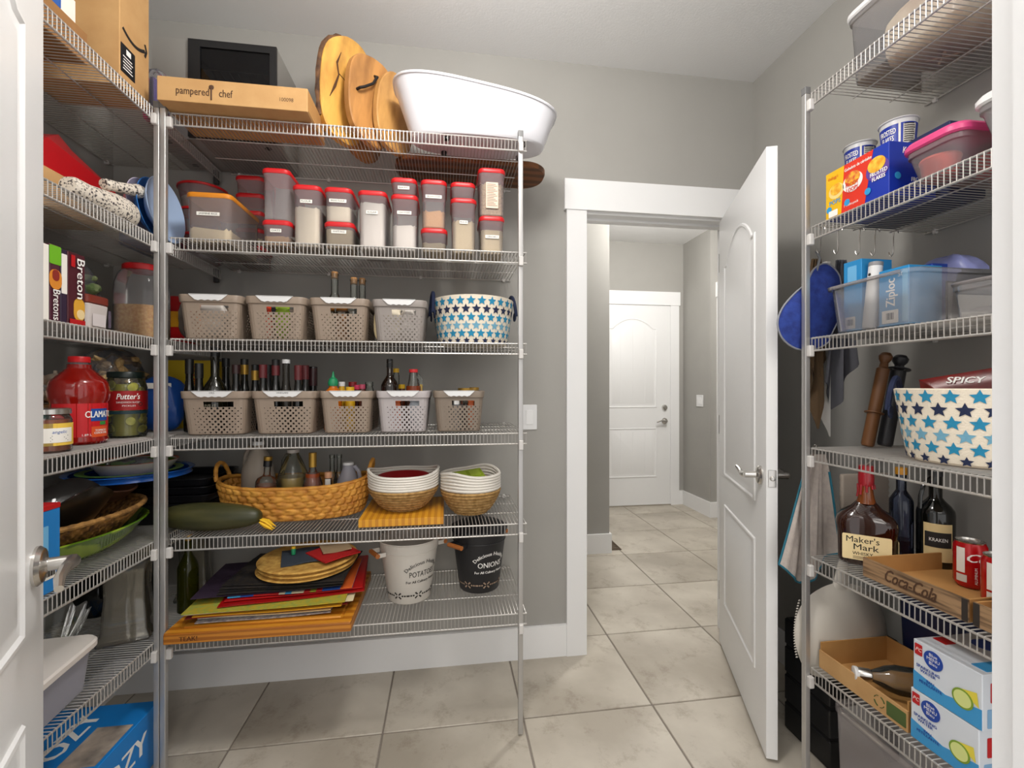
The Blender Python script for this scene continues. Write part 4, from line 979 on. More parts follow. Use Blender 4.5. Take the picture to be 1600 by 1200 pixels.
def sqvase(label, x, y, z, w, h, rz, tilt=0, flare=.35, waist=.0, group='square glass vases', gm=None):
    gm = gm or glass('vase_glass', 'eae8e0', .03, .15, 'c8c0b0', 1.6)
    t = thing('glass_vase', label, 'vase', (x, y, z), rz, group, rot=(tilt, 0, rz))
    prof = [(0, 1.15), (.02, 1.18), (.12, 1.0), (.55, .88), (.8, .92), (.92, 1.08), (1, 1.15 + flare * .3)]
    out = [rr(w * k, w * k, w * .08, h * q, 2) for q, k in prof]; inn = [rr(w * k - .01, w * k - .01, w * .06, max(h * q, .012), 2) for q, k in reversed(prof[1:])]
    MB().loft(out + inn).build('walls', gm, t)
    return t
sqvase('tall square glass vase on the lowest shelf behind the corner posts', -.965, 1.93, z5, .1, .28, .2)
t = bottle('green_bottle', 'olive green glass bottle standing behind the corner posts', 'bottle', (-.925, 1.80, z5), bprof(.033, .27, .012, .15, .21), glass('olive_glass', '6a7020', .04, .35, '4a4c10', 1.45), (.0125, .02), GOLD)
# ================================================================= left wall, top shelf
LQ = lambda u, x: Y(u, x)
def lcarton(name, label, cat, x0, x1, y0, y1, z, h, m, rz=0, group=None, flaps=True):
    t = thing(name, label, cat, ((x0 + x1) / 2, (y0 + y1) / 2, z), rz, group)
    w, d = abs(x1 - x0), abs(y1 - y0)
    MB().rbox(w, d, h, .002, .001, n=1).build('box', m, t, smooth=0)
    if flaps: MB().box(-w / 2 + .002, w / 2 - .002, -.0012, .0012, h - .0005, h + .0012).build('tape_seam', CARDIN, t, smooth=0)
    return t, w, d
y0, y1 = LQ(187, -.95), LQ(233, -.95)
t, w, d = lcarton('delivery_box', 'tall tan delivery carton with a black sticker on the top left shelf', 'box', -1.2, -.95, y0, y1 + .0, z0, .36, CARD)
patch(t, 'black_sticker', mat('black_sticker', '17171a', .5), .062, .085, FACE(w / 2 + .0006, -d / 2 + .034, .085, pi / 2))
b = MB(); M = FACE(w / 2 + .0014, -d / 2 + .034, .085, pi / 2)
for k in range(5): b.box(-.022 + .002 * (k % 2), .02 - .003 * (k % 3), -.03 + k * .009, -.027 + k * .009, 0, .0003, M)
b.box(-.008, .012, .018, .034, 0, .0003, M); b.build('sticker_print', WHITEINK, t, smooth=0)
arc = [(-.05 + .1 * k / 12, -.018 + .018 * ((k - 6) / 6) ** 2, 0) for k in range(13)]
b = MB().tube([(p[0], p[1], .0002) for p in arc], .005, 6, M=FACE(w / 2 + .0006, -.005, .175, pi / 2), flat=.1)
b.tube([(.05, .022, .0002), (.058, .004, .0002), (.05, -.018, .0002)], .0045, 6, M=FACE(w / 2 + .0006, -.005, .175, pi / 2), flat=.1).build('smile_arrow', INK, t)
t, w, d = lcarton('cardboard_box', 'low dark cardboard box beside the delivery carton on the top left shelf', 'box', -1.27, -.985, 1.17, 1.42, z0, .085, KRAFT)
t, w, d = lcarton('white_box', 'flat white and blue box lying on the low dark cardboard box', 'box', -1.2, -1.0, 1.2, 1.40, z0 + .0885, .07, LABELM, flaps=False)
patch(t, 'blue_panel', mat('label_blue', '2a5aa8', .6), .1, .04, FACE(w / 2 + .0004, 0, .03, pi / 2))
# ---- second shelf
SPECK = mat('granite_speckle', 'd9d0c2', .55, col2='3a3436', nscale=150, nrange=(.52, .60))
t = thing('granite_mortar', 'speckled grey granite mortar tipped on its side on the second left shelf', 'mortar', (-.995, 1.478, z1 + .0485))
prof = [(0, -.14), (.026, -.138), (.034, -.12), (.036, -.06), (.046, .0), (.056, .06), (.0575, .1), (.054, .128), (.046, .128), (.034, .07), (.02, .03), (0, .02)]
MB().lathe([(r * .82, z * .82) for r, z in prof], 36, TR(rx=-pi / 2)).build('bowl', SPECK, t)
tag(MB().lathe([(0, 0), (.014, .002), (.017, .01), (.015, .05), (.018, .1), (.022, .125), (.018, .14), (0, .143)], 20).build('granite_pestle', SPECK, None, (-1.005, 1.505, z1 + .112), Euler((radians(-76), 0, radians(-10)))), 'speckled granite pestle lying over the tipped mortar', 'pestle')
LBLUE = mat('pale_blue_plastic', 'a9bfdf', .3); MBLUE = mat('mid_blue_plastic', '2f6fb4', .35); LILW = mat('lilac_plastic', 'c4bccf', .35)
for k, (m, lab, dy, R) in enumerate(((LBLUE, 'pale blue plastic bowl, foremost of the bowls standing on edge by the corner post', .0, .108), (MBLUE, 'strong blue plastic bowl standing on edge between the pale ones', -.012, .104), (LILW, 'lilac white plastic bowl standing on edge behind the strong blue one', -.03, .1))):
    b = MB().lathe([(0, 0), (R * .5, 0), (R * .62, .004), (R * .9, .026), (R, .036), (R * 1.01, .037), (R * .99, .038), (R * .6, .008), (0, .005)], 40)
    o = b.build('plastic_bowl', m, None, (-.985 - .026 * k, 1.715 + dy * .6, z1 + R + .004), Euler((0, pi / 2 - .12, 0)))
    tag(o, lab, 'bowl', 'plastic bowls standing on edge')
tag(MB().rbox(.02, .2, .13, .01, .003).build('blue_tray', mat('sky_lid', '5a8ac8', .35), None, (-1.1, 1.83, z1)), 'flat blue plastic tray standing behind the blue bowls', 'tray')
t, w, d = lcarton('cardboard_box', 'open pale cardboard box under the red bag on the second left shelf', 'box', -1.28, -1.065, 1.16, 1.60, z1, .105, CARD)
b = MB()
b.loft([[(-1.27, 1.36, 0), (-1.085, 1.36, 0), (-1.085, 1.74, 0), (-1.27, 1.74, 0)], [(-1.26, 1.43, .09), (-1.10, 1.44, .10), (-1.10, 1.70, .06), (-1.25, 1.70, .06)], [(-1.22, 1.54, .155), (-1.15, 1.545, .16), (-1.14, 1.58, .13), (-1.20, 1.60, .135)]])
o = b.build('red_bag', mat('red_vinyl_bag', 'b0141c', .3), None, (0, 0, z1 + .1085), smooth=20)
tag(o, 'glossy red folded bag on the pale cardboard box', 'bag')
tag(MB().lathe([(0, 0), (.05, 0), (.06, .01), (.062, .05), (.05, .06), (0, .062)], 24).build('black_pot', BLACK, None, (-1.285, 1.70, z1)), 'small black pot by the wall on the second left shelf', 'pot') if False else None
# ---- third shelf
def cracker(label, ya, yb, h, m, parts, x0=-1.12, x1=-.955, z=z2):
    t = thing('cracker_box', label, 'box', ((x0 + x1) / 2, (ya + yb) / 2, z), 0, 'cracker boxes on the third left shelf')
    w, d = x1 - x0, yb - ya
    MB().rbox(w, d, h, .0015, .0008, n=1).build('box', m, t, smooth=0)
    for q, (nm, pm, cx, cz, pw, ph) in enumerate(parts): patch(t, nm, pm, pw, ph, FACE(w / 2 + .0003 + .0007 * q, cx, cz, pi / 2), r=min(pw, ph) * (.49 if 'picture' in nm else .1))
    return t, w, d
MARB = mat('maroon_card', '4a1420', .5); CRK = mat('cracker_yellow', 'd8a030', .6)
t, w, d = cracker('maroon cracker box with vertical white lettering beside the clear bag of greens', LQ(106, -.955), LQ(133, -.955), .187, MARB, [('cracker_picture', CRK, .008, .042, .036, .06), ('cracker_picture_inner', mat('cracker_pale', 'e8cf9a', .6), .012, .03, .026, .026), ('red_tab', RED, -.014, .165, .012, .03), ('red_base', RED, 0, .008, .05, .014)])
text(t, 'Breton', FACE(w / 2 + .0035, .008, .122, pi / 2) @ Matrix.Rotation(-pi / 2, 4, 'Z'), .036, WHITEINK, width=.105, bold=.0004)
t, w, d = cracker('slim white striped side of a cracker box left of the maroon one', LQ(95, -.955), LQ(105, -.955), .186, mat('purple_card', '2c1a34', .5), [('nutrition_panel', LABELM, 0, .125, .017, .1)])
t, w, d = cracker('green topped cracker box with a round orange food picture', LQ(78, -.955), LQ(94, -.955), .19, mat('plum_card', '4a1a2c', .5), [('green_top', mat('lime_print', '6cb020', .5), 0, .165, .034, .046), ('food_picture', mat('orange_print', 'd8882c', .5), 0, .105, .036, .05), ('food_picture_inner', mat('fig_print', '8a2a20', .5), 0, .115, .02, .028)])
text(t, 'Bretons', FACE(w / 2 + .003, 0, .042, pi / 2) @ Matrix.Rotation(-pi / 2, 4, 'Z'), .03, WHITEINK, width=.075, bold=.0003)
t, w, d = cracker('black topped white cracker box half hidden by the entry door', 1.14, LQ(77, -.955), .185, LABELM, [('black_top', INK, 0, .165, .08, .04)])
ya, yb = LQ(137, -.985), LQ(173, -.985)
t = thing('food_tub', 'square tub with a reddish brown lid beside the maroon cracker box', 'tub', (-1.055, (ya + yb) / 2, z2))
MB().rbox(.13, yb - ya - .012, .075, .012, .003, td=.008, tw=.008).build('body', mat('tub_cream', 'cfc6c2', .45), t)
MB().rbox(.14, yb - ya, .024, .014, .003, z=.0755).build('lid', mat('brown_lid', '7a2c1c', .4), t)
patch(t, 'side_label', mat('pale_label', 'd8d0d0', .5), .05, .035, FACE(.069, -.0, .03, pi / 2)); patch(t, 'dark_print', mat('grey_print', '5a5060', .5), .01, .05, FACE(.0695, .04, .038, pi / 2))
x, y = -1.05, 1.76
t = thing('popcorn_jar', 'clear jar with a red lid half full of popcorn kernels', 'jar', (x, y, z2))
R = .069
sq = lambda k, z, r=.5: rr(2 * R * k, 2 * R * k, 2 * R * k * r * .62, z, 6)
MB().loft([sq(.94, 0), sq(1, .006), sq(1, .17), sq(.97, .2), sq(.85, .228), sq(.70, .242), sq(.66, .246)], c1=False).build('body', CLEARP, t)
MB().loft([sq(.93, .004), sq(.96, .01), sq(.96, .118)]).build('contents', mat('popcorn', 'e8bc68', .6, col2='cf9440', nscale=110, bump=.5, bscale=120), t)
MB().lathe([(R * .78, .24), (R * .82, .242), (R * .82, .258), (R * .76, .262), (0, .262)], 36).build('lid', REDLID, t)
def veg(b, n, cx, cy, cz, sx, sy, sz, s0, seed):
    rd = random.Random(seed)
    for k in range(n):
        a = [rd.uniform(-1, 1) for _ in range(3)]
        lump(b, s0 * rd.uniform(.7, 1.3), s0 * rd.uniform(.6, 1.2), s0 * rd.uniform(.4, .8), TR(cx + a[0] * sx, cy + a[1] * sy, cz + a[2] * sz, rd.uniform(-.6, .6), rd.uniform(-.6, .6), rd.uniform(0, 3)), k=.2, seed=k)
t = thing('greens_bag', 'clear plastic bag of dried green and brown leaves above the square tub', 'bag', (-1.205, 1.58, z2))
b = MB(); lump(b, .19, .245, .25, k=.10, seed=21, p=2.6); b.build('bag', BAG, t)
b = MB(); veg(b, 30, .02, -.02, .16, .05, .09, .05, .062, 3); b.build('green_leaves', mat('dry_green', '55683a', .8, col2='8a9468', nscale=30), t, kind='stuff')
b = MB(); veg(b, 12, .03, .03, .12, .05, .08, .06, .05, 5); b.build('brown_leaves', mat('dry_brown', '6a4a2c', .8), t, kind='stuff')
pouch('purple and blue packet behind the cracker boxes', 92, 1.36, z2, .02, .215, mat('purple_foil2', '5a3a6a', .35), (0, 0, pi / 2), .1, 23).location = (-1.22, 1.36, z2)
t = thing('noodle_pack', 'red and yellow packet behind the popcorn jar', 'packet', (-1.03, 1.945, z2))
MB().rbox(.10, .05, .19, .01, .004).build('packet', RED, t)
patch(t, 'yellow_band', mat('noodle_yellow', 'e0a020', .5), .06, .06, FACE(0, -.0256, .1)); patch(t, 'yellow_side', mat('noodle_yellow', 'e0a020', .5), .04, .06, FACE(.0506, 0, .1, pi / 2)); patch(t, 'orange_side', mat('noodle_orange', 'd86a14', .5), .04, .03, FACE(.0506, 0, .03, pi / 2))
# ---- fourth shelf
t = thing('jam_jar', 'small jam jar with a yellow and white label, nearest the entry door', 'jar', (-.985, 1.295, z3))
MB().lathe([(0, 0), (.04, 0), (.043, .004), (.043, .08), (.038, .092), (.036, .094), (0, .094)], 32).build('body', GLASS, t)
MB().lathe([(0, .004), (.0405, .004), (.0405, .08), (0, .082)], 32).build('contents', mat('apricot_jam', 'a84a14', .3), t)
MB().lathe([(.038, .093), (.0415, .094), (.0415, .106), (.039, .108), (0, .108)], 32).build('lid', STEEL, t)
patch(t, 'label', mat('yellow_label', 'e8c04a', .6), .09, .055, FACE(.0385, -.0195, .044, radians(62)), cyl=.0434)
patch(t, 'label_panel', LABELM, .06, .036, FACE(.0392, -.0198, .042, radians(62)), cyl=.0441)
text(t, 'angelic', FACE(.0396, -.02, .050, radians(62)), .011, mat('label_blue', '2a5aa8', .6), cyl=.0447, shear=.2)
b = MB()
for k in range(4): b.box(-.018 + .003 * (k % 2), .018 - .004 * (k % 3), -.012 + k * .004, -.0108 + k * .004, 0, .0002)
b.v = [(.045 * sin(p[0] / .045), p[1], .045 * cos(p[0] / .045) - .045) for p in b.v]
b.v = [tuple(FACE(.0397, -.02, .040, radians(62)) @ Vector(p)) for p in b.v]; b.build('fine_print', INK, t, smooth=0)
JX, JY = -1.045, 1.475
t = thing('juice_jug', 'large red tomato juice bottle with a red cap on the fourth left shelf', 'bottle', (JX, JY, z3))
JR = mat('tomato_juice', '8e130c', .12, coat=.5)
prof = [(0, 0), (.058, 0), (.064, .006), (.0645, .012), (.062, .02), (.062, .118), (.066, .126), (.068, .15), (.064, .172)]
for k in range(9): prof.append((.0615 - k * .0042 + (.0012 if k % 2 else 0), .178 + k * .0045))
prof += [(.027, .218), (.0265, .226), (0, .226)]
MB().lathe(prof, 48).build('body', JR, t)
MB().lathe([(.0225, .222), (.0225, .236), (0, .236)], 24).build('neck', CLEARP, t)
MB().lathe([(.0215, .231), (.0245, .232)] + [(.0245, .246), (.023, .2485), (0, .2485)], 32).build('cap', REDLID, t)
LA = radians(52)
def jface(rz_, zz, e=0): a = LA + rz_; r = .0622 + e; return FACE(r * sin(a), -r * cos(a), zz, a)
patch(t, 'label', mat('bright_red_label', 'c4101a', .4), .16, .094, jface(-.1, .068), cyl=.0624)
patch(t, 'blue_panel', mat('juice_blue', '17499a', .5), .05, .035, jface(.5, .082, .0006), cyl=.063, r=.01)
patch(t, 'orange_panel', mat('juice_orange', 'd8521c', .5), .05, .03, jface(.52, .034, .0006), cyl=.063)
patch(t, 'green_leaf', mat('juice_green', '2f8a3a', .5), .02, .01, jface(.62, .058, .0009), cyl=.0633)
text(t, 'CLAMATO', jface(.5, .083, .0018), .026, WHITEINK, cyl=.064, width=.078, bold=.0009)
text(t, '1.89 L', jface(-.05, .026, .001), .009, WHITEINK, cyl=.0632)
text(t, 'TOMATO\nCOCKTAIL', jface(.52, .034, .0014), .008, WHITEINK, cyl=.0636, bold=.0002)
PX, PY = -1.035, 1.652
t = thing('pickle_jar', 'glass pickle jar with a black lid and red label beside the red juice bottle', 'jar', (PX, PY, z3))
MB().lathe([(0, 0), (.052, 0), (.056, .005), (.056, .16), (.05, .182), (.0445, .19), (.0445, .196), (0, .196)], 40).build('body', GLASS, t)
b = MB(); rd = random.Random(9)
for k in range(46):
    a = rd.uniform(0, 2 * pi); r = .043 + .008 * rd.random(); zz = .02 + .15 * ((k + .5) / 46)
    b.lathe([(0, -.003), (.013, -.003), (.014, 0), (.013, .003), (0, .003)], 12, TR(r * cos(a), r * sin(a), zz, pi / 2 + rd.uniform(-.5, .5), 0, a + pi / 2 + rd.uniform(-.5, .5)))
b.build('pickle_slices', mat('pickle_green', 'a8a428', .4, col2='d0c850', nscale=50), t, kind='stuff')
MB().lathe([(0, .004), (.034, .004), (.034, .17), (0, .172)], 24).build('brine', mat('brine_olive', 'a09a34', .3), t)
MB().lathe([(.0445, .19), (.048, .192), (.048, .207), (.046, .21), (0, .21)], 40).build('lid', mat('dark_lid', '10201c', .35), t)
def pface(rz_, zz, e=0): a = radians(40) + rz_; r = .0562 + e; return FACE(r * sin(a), -r * cos(a), zz, a)
patch(t, 'label', mat('crimson_label', '9c1216', .45), .15, .062, pface(.1, .118), cyl=.0563)
patch(t, 'label_band', mat('teal_band', '17343a', .5), .15, .010, pface(.1, .080), cyl=.0563)
text(t, "Putter's", pface(-.02, .130, .0008), .026, WHITEINK, cyl=.0570, width=.062, shear=.25, bold=.0006)
text(t, 'SANDWICH SLICED', pface(-.02, .112, .0006), .008, WHITEINK, cyl=.0568, width=.062)
text(t, 'PICKLES', pface(.0, .101, .0006), .007, WHITEINK, cyl=.0568, width=.034)
MB().lathe([(.0045, 0), (.0065, 0), (.0065, .0004), (.0045, .0004)], 16, pface(.55, .106, .0006)).build('round_seal', mat('seal_grey', '2c2420', .5), t)
t = thing('mug', 'white mug with a handle half hidden behind the jam jar', 'mug', (-1.12, 1.375, z3))
MB().lathe([(0, 0), (.034, 0), (.038, .004), (.04, .09), (.0385, .092), (.036, .088), (.034, .008), (0, .006)], 28).build('body', WHITEP, t)
MB().tube([(.038 * 1 + .03 * sin(pi * k / 8), 0, .075 - .06 * k / 8) for k in range(9)], .005, 8).build('handle', WHITEP, t)
t, w, d = lcarton('teal_box', 'teal box under the garlic by the left wall', 'box', -1.27, -1.12, 1.46, 1.70, z3, .095, mat('teal_card', '2a7a78', .5), flaps=False)
tag(MB().rbox(.145, .25, .012, .01, .002).build('wooden_tray', CARD, None, (-1.195, 1.58, z3 + .0965)), 'thin wooden tray of garlic on the teal box', 'tray')
GARL = mat('garlic_skin', 'e4d8c4', .6, col2='c8b098', nscale=18)
rd = random.Random(4); k = 0
for gx, gy, gz in ((-1.275, 1.40, 0), (-1.215, 1.395, 0), (-1.275, 1.465, 0), (-1.212, 1.46, 0), (-1.27, 1.53, 0), (-1.212, 1.525, 0), (-1.245, 1.43, .048), (-1.242, 1.495, .048), (-1.24, 1.56, .04)):
    def gfn(i, j):
        a = 2 * pi * i; zz = j; r = .031 * sin(pi * min(1, zz * 1.15)) ** .7 * (1 + .07 * abs(cos(4 * a))) if zz < .8 else .007 * (1 - .3 * zz)
        return (r * cos(a), r * sin(a), .058 * zz)
    if k == 0: g0 = MB().grid(gfn, 24, 12, wrap=True).build('garlic_bulb', GARL); g = g0
    else: g = g0.copy(); COL.objects.link(g)
    g.scale = (.93, .93, .93); g.location = (gx + .048, gy + .095, z3 + .1105 + gz); g.rotation_euler = (rd.uniform(-.4, .4), rd.uniform(-.4, .4), rd.uniform(0, 3)); k += 1
    tag(g, ['front left','front right','second left','second right','back left','back right','upper front','upper middle','upper back'][k - 1] + ' garlic bulb in the heap on the wooden tray behind the red juice bottle', 'garlic', 'garlic bulbs on the tray')
t = thing('pasta_bag', 'clear bag of beige pasta shapes behind the pickle jar', 'bag', (-1.20, 1.845, z3))
b = MB(); lump(b, .18, .22, .30, k=.08, seed=27, p=2.4); b.build('bag', BAG, t)
b = MB(); veg(b, 70, .02, -.01, .16, .05, .07, .10, .038, 8); b.build('pasta', mat('pasta_beige', 'e6c48c', .7, col2='cca468', nscale=40), t, kind='stuff')
t = thing('yellow_carton', 'yellow carton with red lettering in the corner behind the dark bottles', 'box', (-1.0, 1.985, z3))
MB().rbox(.17, .09, .265, .002, .001, n=1).build('box', mat('yellow_card', 'd8b81c', .5), t, smooth=0)
text(t, 'PASTA', FACE(.02, -.0456, .19) @ Matrix.Rotation(pi / 2, 4, 'Z'), .03, RED, width=.11, bold=.0006)
t = thing('blue_bag', 'blue and white snack bag leaning in the corner behind the posts', 'bag', (-1.03, 1.835, z3))
b = MB(); lump(b, .15, .09, .2, k=.08, seed=29, p=2.8); b.build('bag', mat('blue_foil', '1c4c9c', .3), t)
patch(t, 'white_top', LABELM, .1, .02, FACE(.0, -.047, .165, .3)); patch(t, 'yellow_spot', mat('noodle_yellow', 'e0a020', .5), .03, .03, FACE(.03, -.047, .09, .3), r=.014)
tag(MB().lathe([(0, 0), (.012, 0), (.013, .04), (.022, .055), (.026, .075), (.02, .09), (0, .096)], 18).build('blue_stopper', mat('bright_blue', '1a50b8', .35), None, (-.945, 1.90, z3 + .125 - .125)), 'small bright blue capped bottle in the corner by the oils basket', 'bottle')
# ---- fifth shelf
t = thing('blue_box', 'bright blue box with a red lid edge and barcode beside the entry door', 'box', (-1.0, 1.17, z4))
MB().rbox(.14, .17, .195, .002, .001, n=1).build('box', mat('box_blue', '1c7cc4', .45), t, smooth=0)
MB().rbox(.142, .172, .012, .002, .001, n=1, z=.1955).build('top_edge', RED, t)
patch(t, 'pale_panel', mat('pale_blue_print', '6fb4e0', .5), .03, .06, FACE(.0706, .035, .13, pi / 2)); patch(t, 'barcode_panel', LABELM, .03, .045, FACE(.0706, .055, .055, pi / 2))
b = MB()
for k in range(9): b.box(-.011 + k * .0026, -.0098 + k * .0026 + .0006 * (k % 3), -.016, .016, 0, .0002, FACE(.0716, .055, .055, pi / 2))
b.build('barcode', INK, t, smooth=0)
def oval_dish(name, label, cat, a, b_, h, loc, rz, m, wav=0, nw=5, flat=.55, th=.005, rings=0, exp=1):
    def P(k, zz, off=0):
        out = []
        for i in range(64):
            q = 2 * pi * i / 64
            pt = 1 + .0 * cos(q)
            out.append(((a * k - off) * cos(q) * pt, (b_ * k - off) * (1 if sin(q) > 0 else -1) * abs(sin(q)) ** exp, zz + wav * k ** 3 * sin(nw * q)))
        return out
    K = [flat, flat + .12, flat + .26, .92, 1]
    zs = [0, h * .12, h * .36, h * .82, h]
    o = MB().loft([P(flat * .9, .0)] + [P(k, zz) for k, zz in zip(K, zs)] + [P(k, zz + th * .6, th) for k, zz in zip(K[::-1], zs[::-1])]).build(name, m, None, loc, (0, 0, rz), smooth=60)
    return tag(o, label, cat)
LEAFG = mat('leaf_glaze', '86a02a', .25, col2='4f7014', nscale=9, wave='Y', stretch=(1, .6, 1), coat=.4)
PLX, PLY = -1.095, 1.485
oval_dish('leaf_platter', 'glossy green leaf platter at the bottom of the dish stack on the fifth left shelf', 'platter', .255, .165, .075, (PLX, PLY, z4), pi / 2 - .05, LEAFG, flat=.5)
WOV = mat('dark_wicker', '9a6c34', .7, col2='4e3014', nscale=45, bump=.5, bscale=110, nrange=(.4, .6))
t = thing('wicker_tray', 'brown woven oval tray nested in the green leaf platter', 'tray', (PLX - .0, PLY, z4 + .048), pi / 2 - .05)
def trayw(i, j):
    q = 2 * pi * i; k = .66 + .33 * j; bump_ = .0035 * sin(i * 2 * pi * 60 + (pi if int(j * 5.99) % 2 else 0)) * (1 if 0 < j < 1 else 0)
    return ((.243 * k + bump_) * cos(q), (.155 * k + bump_) * sin(q), .002 + .066 * j ** 1.2)
MB().grid(trayw, 360, 18, wrap=True).build('woven_wall', WOV, t, smooth=80)
MB().loft([ell(.17, .103, .001, 40), ell(.17, .103, .004, 40)]).build('base', WOV, t)
MB().tube([(.243 * .99 * cos(q), .155 * .99 * sin(q), .07) for q in [2 * pi * k / 120 for k in range(120)]], [.0065 + .0018 * (k % 2) for k in range(120)], 8, closed=True).build('rim', mat('tan_wicker', 'a87c40', .7, col2='6e4c22', nscale=60, bump=.4, bscale=120), t)
EBONY = mat('ebony_glaze', '17130f', .3, coat=.3)
oval_dish('wavy_bowl', 'dark wavy rimmed bowl on the woven oval tray', 'bowl', .165, .112, .105, (PLX + .015, PLY - .06, z4 + .078), pi / 2 - .05, EBONY, wav=.024, nw=3, flat=.45)
oval_dish('wavy_bowl', 'second dark wavy bowl by the wall behind the woven tray', 'bowl', .13, .06, .06, (-1.262, 1.46, z4 + .125), pi / 2, EBONY, wav=.014, nw=3, flat=.45)
oval_dish('wooden_bowl', 'brown pointed wooden dish resting at the far side of the dark wavy bowl', 'bowl', .08, .05, .04, (PLX + .01, PLY + .155, z4 + .118), .5, mat('brown_bowl', '5c3a24', .5, col2='3c2416', nscale=20), wav=.008, nw=2, flat=.4)
CER = mat('ceramic_white', 'd4c8c0', .3)
PBX, PBY = -1.105, 1.795
for k in (0,):
    o = oval_dish('blue_platter', 'round bright blue platter with a green ring on top of the dark trays', 'platter', .185, .185, .03, (PBX, PBY, z4 + .1625), 0, mat('cobalt_glaze', '1a5cb4', .25, coat=.4), flat=.7)
o = MB().lathe([(.125, .0305), (.15, .0315), (.15, .032), (.125, .031)], 48).build('green_ring', mat('green_glaze', '5a8a2a', .3), o)
t = thing('serving_bowl', 'white shallow bowl with orange and green painted inside, on the blue platter', 'bowl', (PBX + .005, PBY + .01, z4 + .1775))
MB().lathe([(0, 0), (.085, 0), (.095, .004), (.122, .042), (.127, .048), (.124, .049), (.118, .042), (.09, .009), (0, .007)], 48).build('body', CER, t)
MB().lathe([(.1205, .0445), (.1235, .0492), (.127, .0485)], 48).build('painted_rim', mat('orange_glaze', 'c8501a', .3), t)
MB().lathe([(.093, .0135), (.116, .0412), (.1165, .0418), (.093, .0142)], 48).build('painted_ring', mat('green_glaze', '5a8a2a', .3), t)
b = MB(); lump(b, .14, .12, .05, k=.15, seed=33); tag(b.build('clear_bag', BAG, None, (PBX + .0, PBY - .01, z4 + .187)), 'small clear plastic bag crumpled in the painted serving bowl', 'bag')
# ---- lowest shelf
t = thing('storage_bin', 'frosted plastic bin with a white lid beside the entry door on the lowest shelf', 'bin', (-1.065, 1.185, z5), .10)
MB().rbox(.25, .38, .108, .03, .004, tw=.02, td=.02, n=6).build('body', glass('milky_bin', 'dcdce4', .3, .55, 'c4c4d2', 1.3), t)
MB().rbox(.30, .43, .022, .045, .005, z=.1085, n=8).build('lid', mat('lid_white', 'ddd6d0', .35), t)
sqvase('tall square glass vase leaning on the lowest left shelf beside the post', -1.03, 1.655, z5 + .002, .12, .265, .35, tilt=.0, flare=.8)
CRYS = glass('crystal', 'eceeea', .05, .14, 'c8c4bc', 1.6)
def scallop(i, j):
    q = 2 * pi * i; k = .5 + .5 * j ** .7; r = .115 * k * (1 + .05 * cos(12 * q) * j)
    return (r * cos(q), r * sin(q), .003 + .12 * j + .008 * cos(12 * q) * j ** 4)
b = MB().grid(scallop, 96, 12, wrap=True); b.lathe([(0, .002), (.0575, .002)], 48)
tag(b.build('crystal_bowl', CRYS, None, (-1.19, 1.52, z5)), 'scalloped crystal bowl behind the white lidded bin', 'bowl')
for k, (bx, by, R, H_, lab) in enumerate(((-1.235, 1.83, .075, .17, 'smoky glass bowl by the left wall behind the leaning vase'),)):
    b = MB().lathe([(0, 0), (R * .6, 0), (R * .95, H_ * .3), (R, H_ * .55), (R * .8, H_ * .9), (R * .86, H_), (R * .83, H_), (R * .76, H_ * .9), (R * .95, H_ * .55), (R * .55, .008), (0, .006)], 32)
    tag(b.build('smoky_bowl', glass('smoky_glass', '8a8a88', .04, .12, '3a3a3a', 1.5), None, (bx, by, z5)), lab, 'bowl')
t = thing('ribbed_vase', 'white ribbed cylinder vase behind the corner posts on the lowest shelf', 'vase', (-1.115, 1.93, z5))
prof = [(0, 0), (.04, 0)] + [(.042 + (.0022 if k % 2 else 0) + .006 * (k / 40), .004 + k * .0052) for k in range(41)] + [(.05, .226), (.047, .228), (.043, .22), (.035, .02), (0, .012)]
MB().lathe(prof, 40).build('body', mat('ivory_ceramic', 'd8ccba', .5), t)
t, w, d = lcarton('black_carton', 'small black carton behind the leaning vase on the lowest left shelf', 'box', -1.13, -1.07, 1.80, 1.86, z5, .2, BLACK, flaps=False)
text(t, 'IS', FACE(0, -d / 2 - .0006, .16), .03, WHITEINK)
bottle('beige_cup', 'beige cylinder cup squeezed between the bin and the wall by the entry door', 'cup', (-1.27, 1.375, z5), [(0, 0), (.026, 0), (.028, .004), (.03, .16), (0, .16)], mat('beige_cup', 'a89478', .6))
def case(label, x0, x1, y0, y1, h, m, word, k):
    t = thing('drink_case', label, 'box', ((x0 + x1) / 2, (y0 + y1) / 2, .001), 0, 'blue cases on the floor')
    w, d = x1 - x0, y1 - y0
    MB().rbox(w, d, h, .004, .002, n=2).build('carton', m, t, smooth=0)
    text(t, word, FACE(w / 2 + .0008, 0, h * .55, pi / 2), .09, WHITEINK, width=d * .6, bold=.003)
    text(t, word, TR(0, .02, h + .0008, rz=pi / 2), .09, WHITEINK, width=d * .6, bold=.003)
    patch(t, 'shell_print', mat('shell_print', '6a6460', .5, col2='c8b8a8', nscale=12), .1, d * .5, TR(w / 2 - .06, -.03, h + .0004))
    return t
CB = mat('case_blue', '1880d0', .4)
case('blue case with white letters on the floor behind the corner posts', -1.27, -.95, 1.36, 1.675, .19, CB, 'OZY', 0)
case('blue case with white letters on the floor nearer to the entry door', -1.27, -.95, 1.02, 1.345, .15, CB, 'OZY', 1)
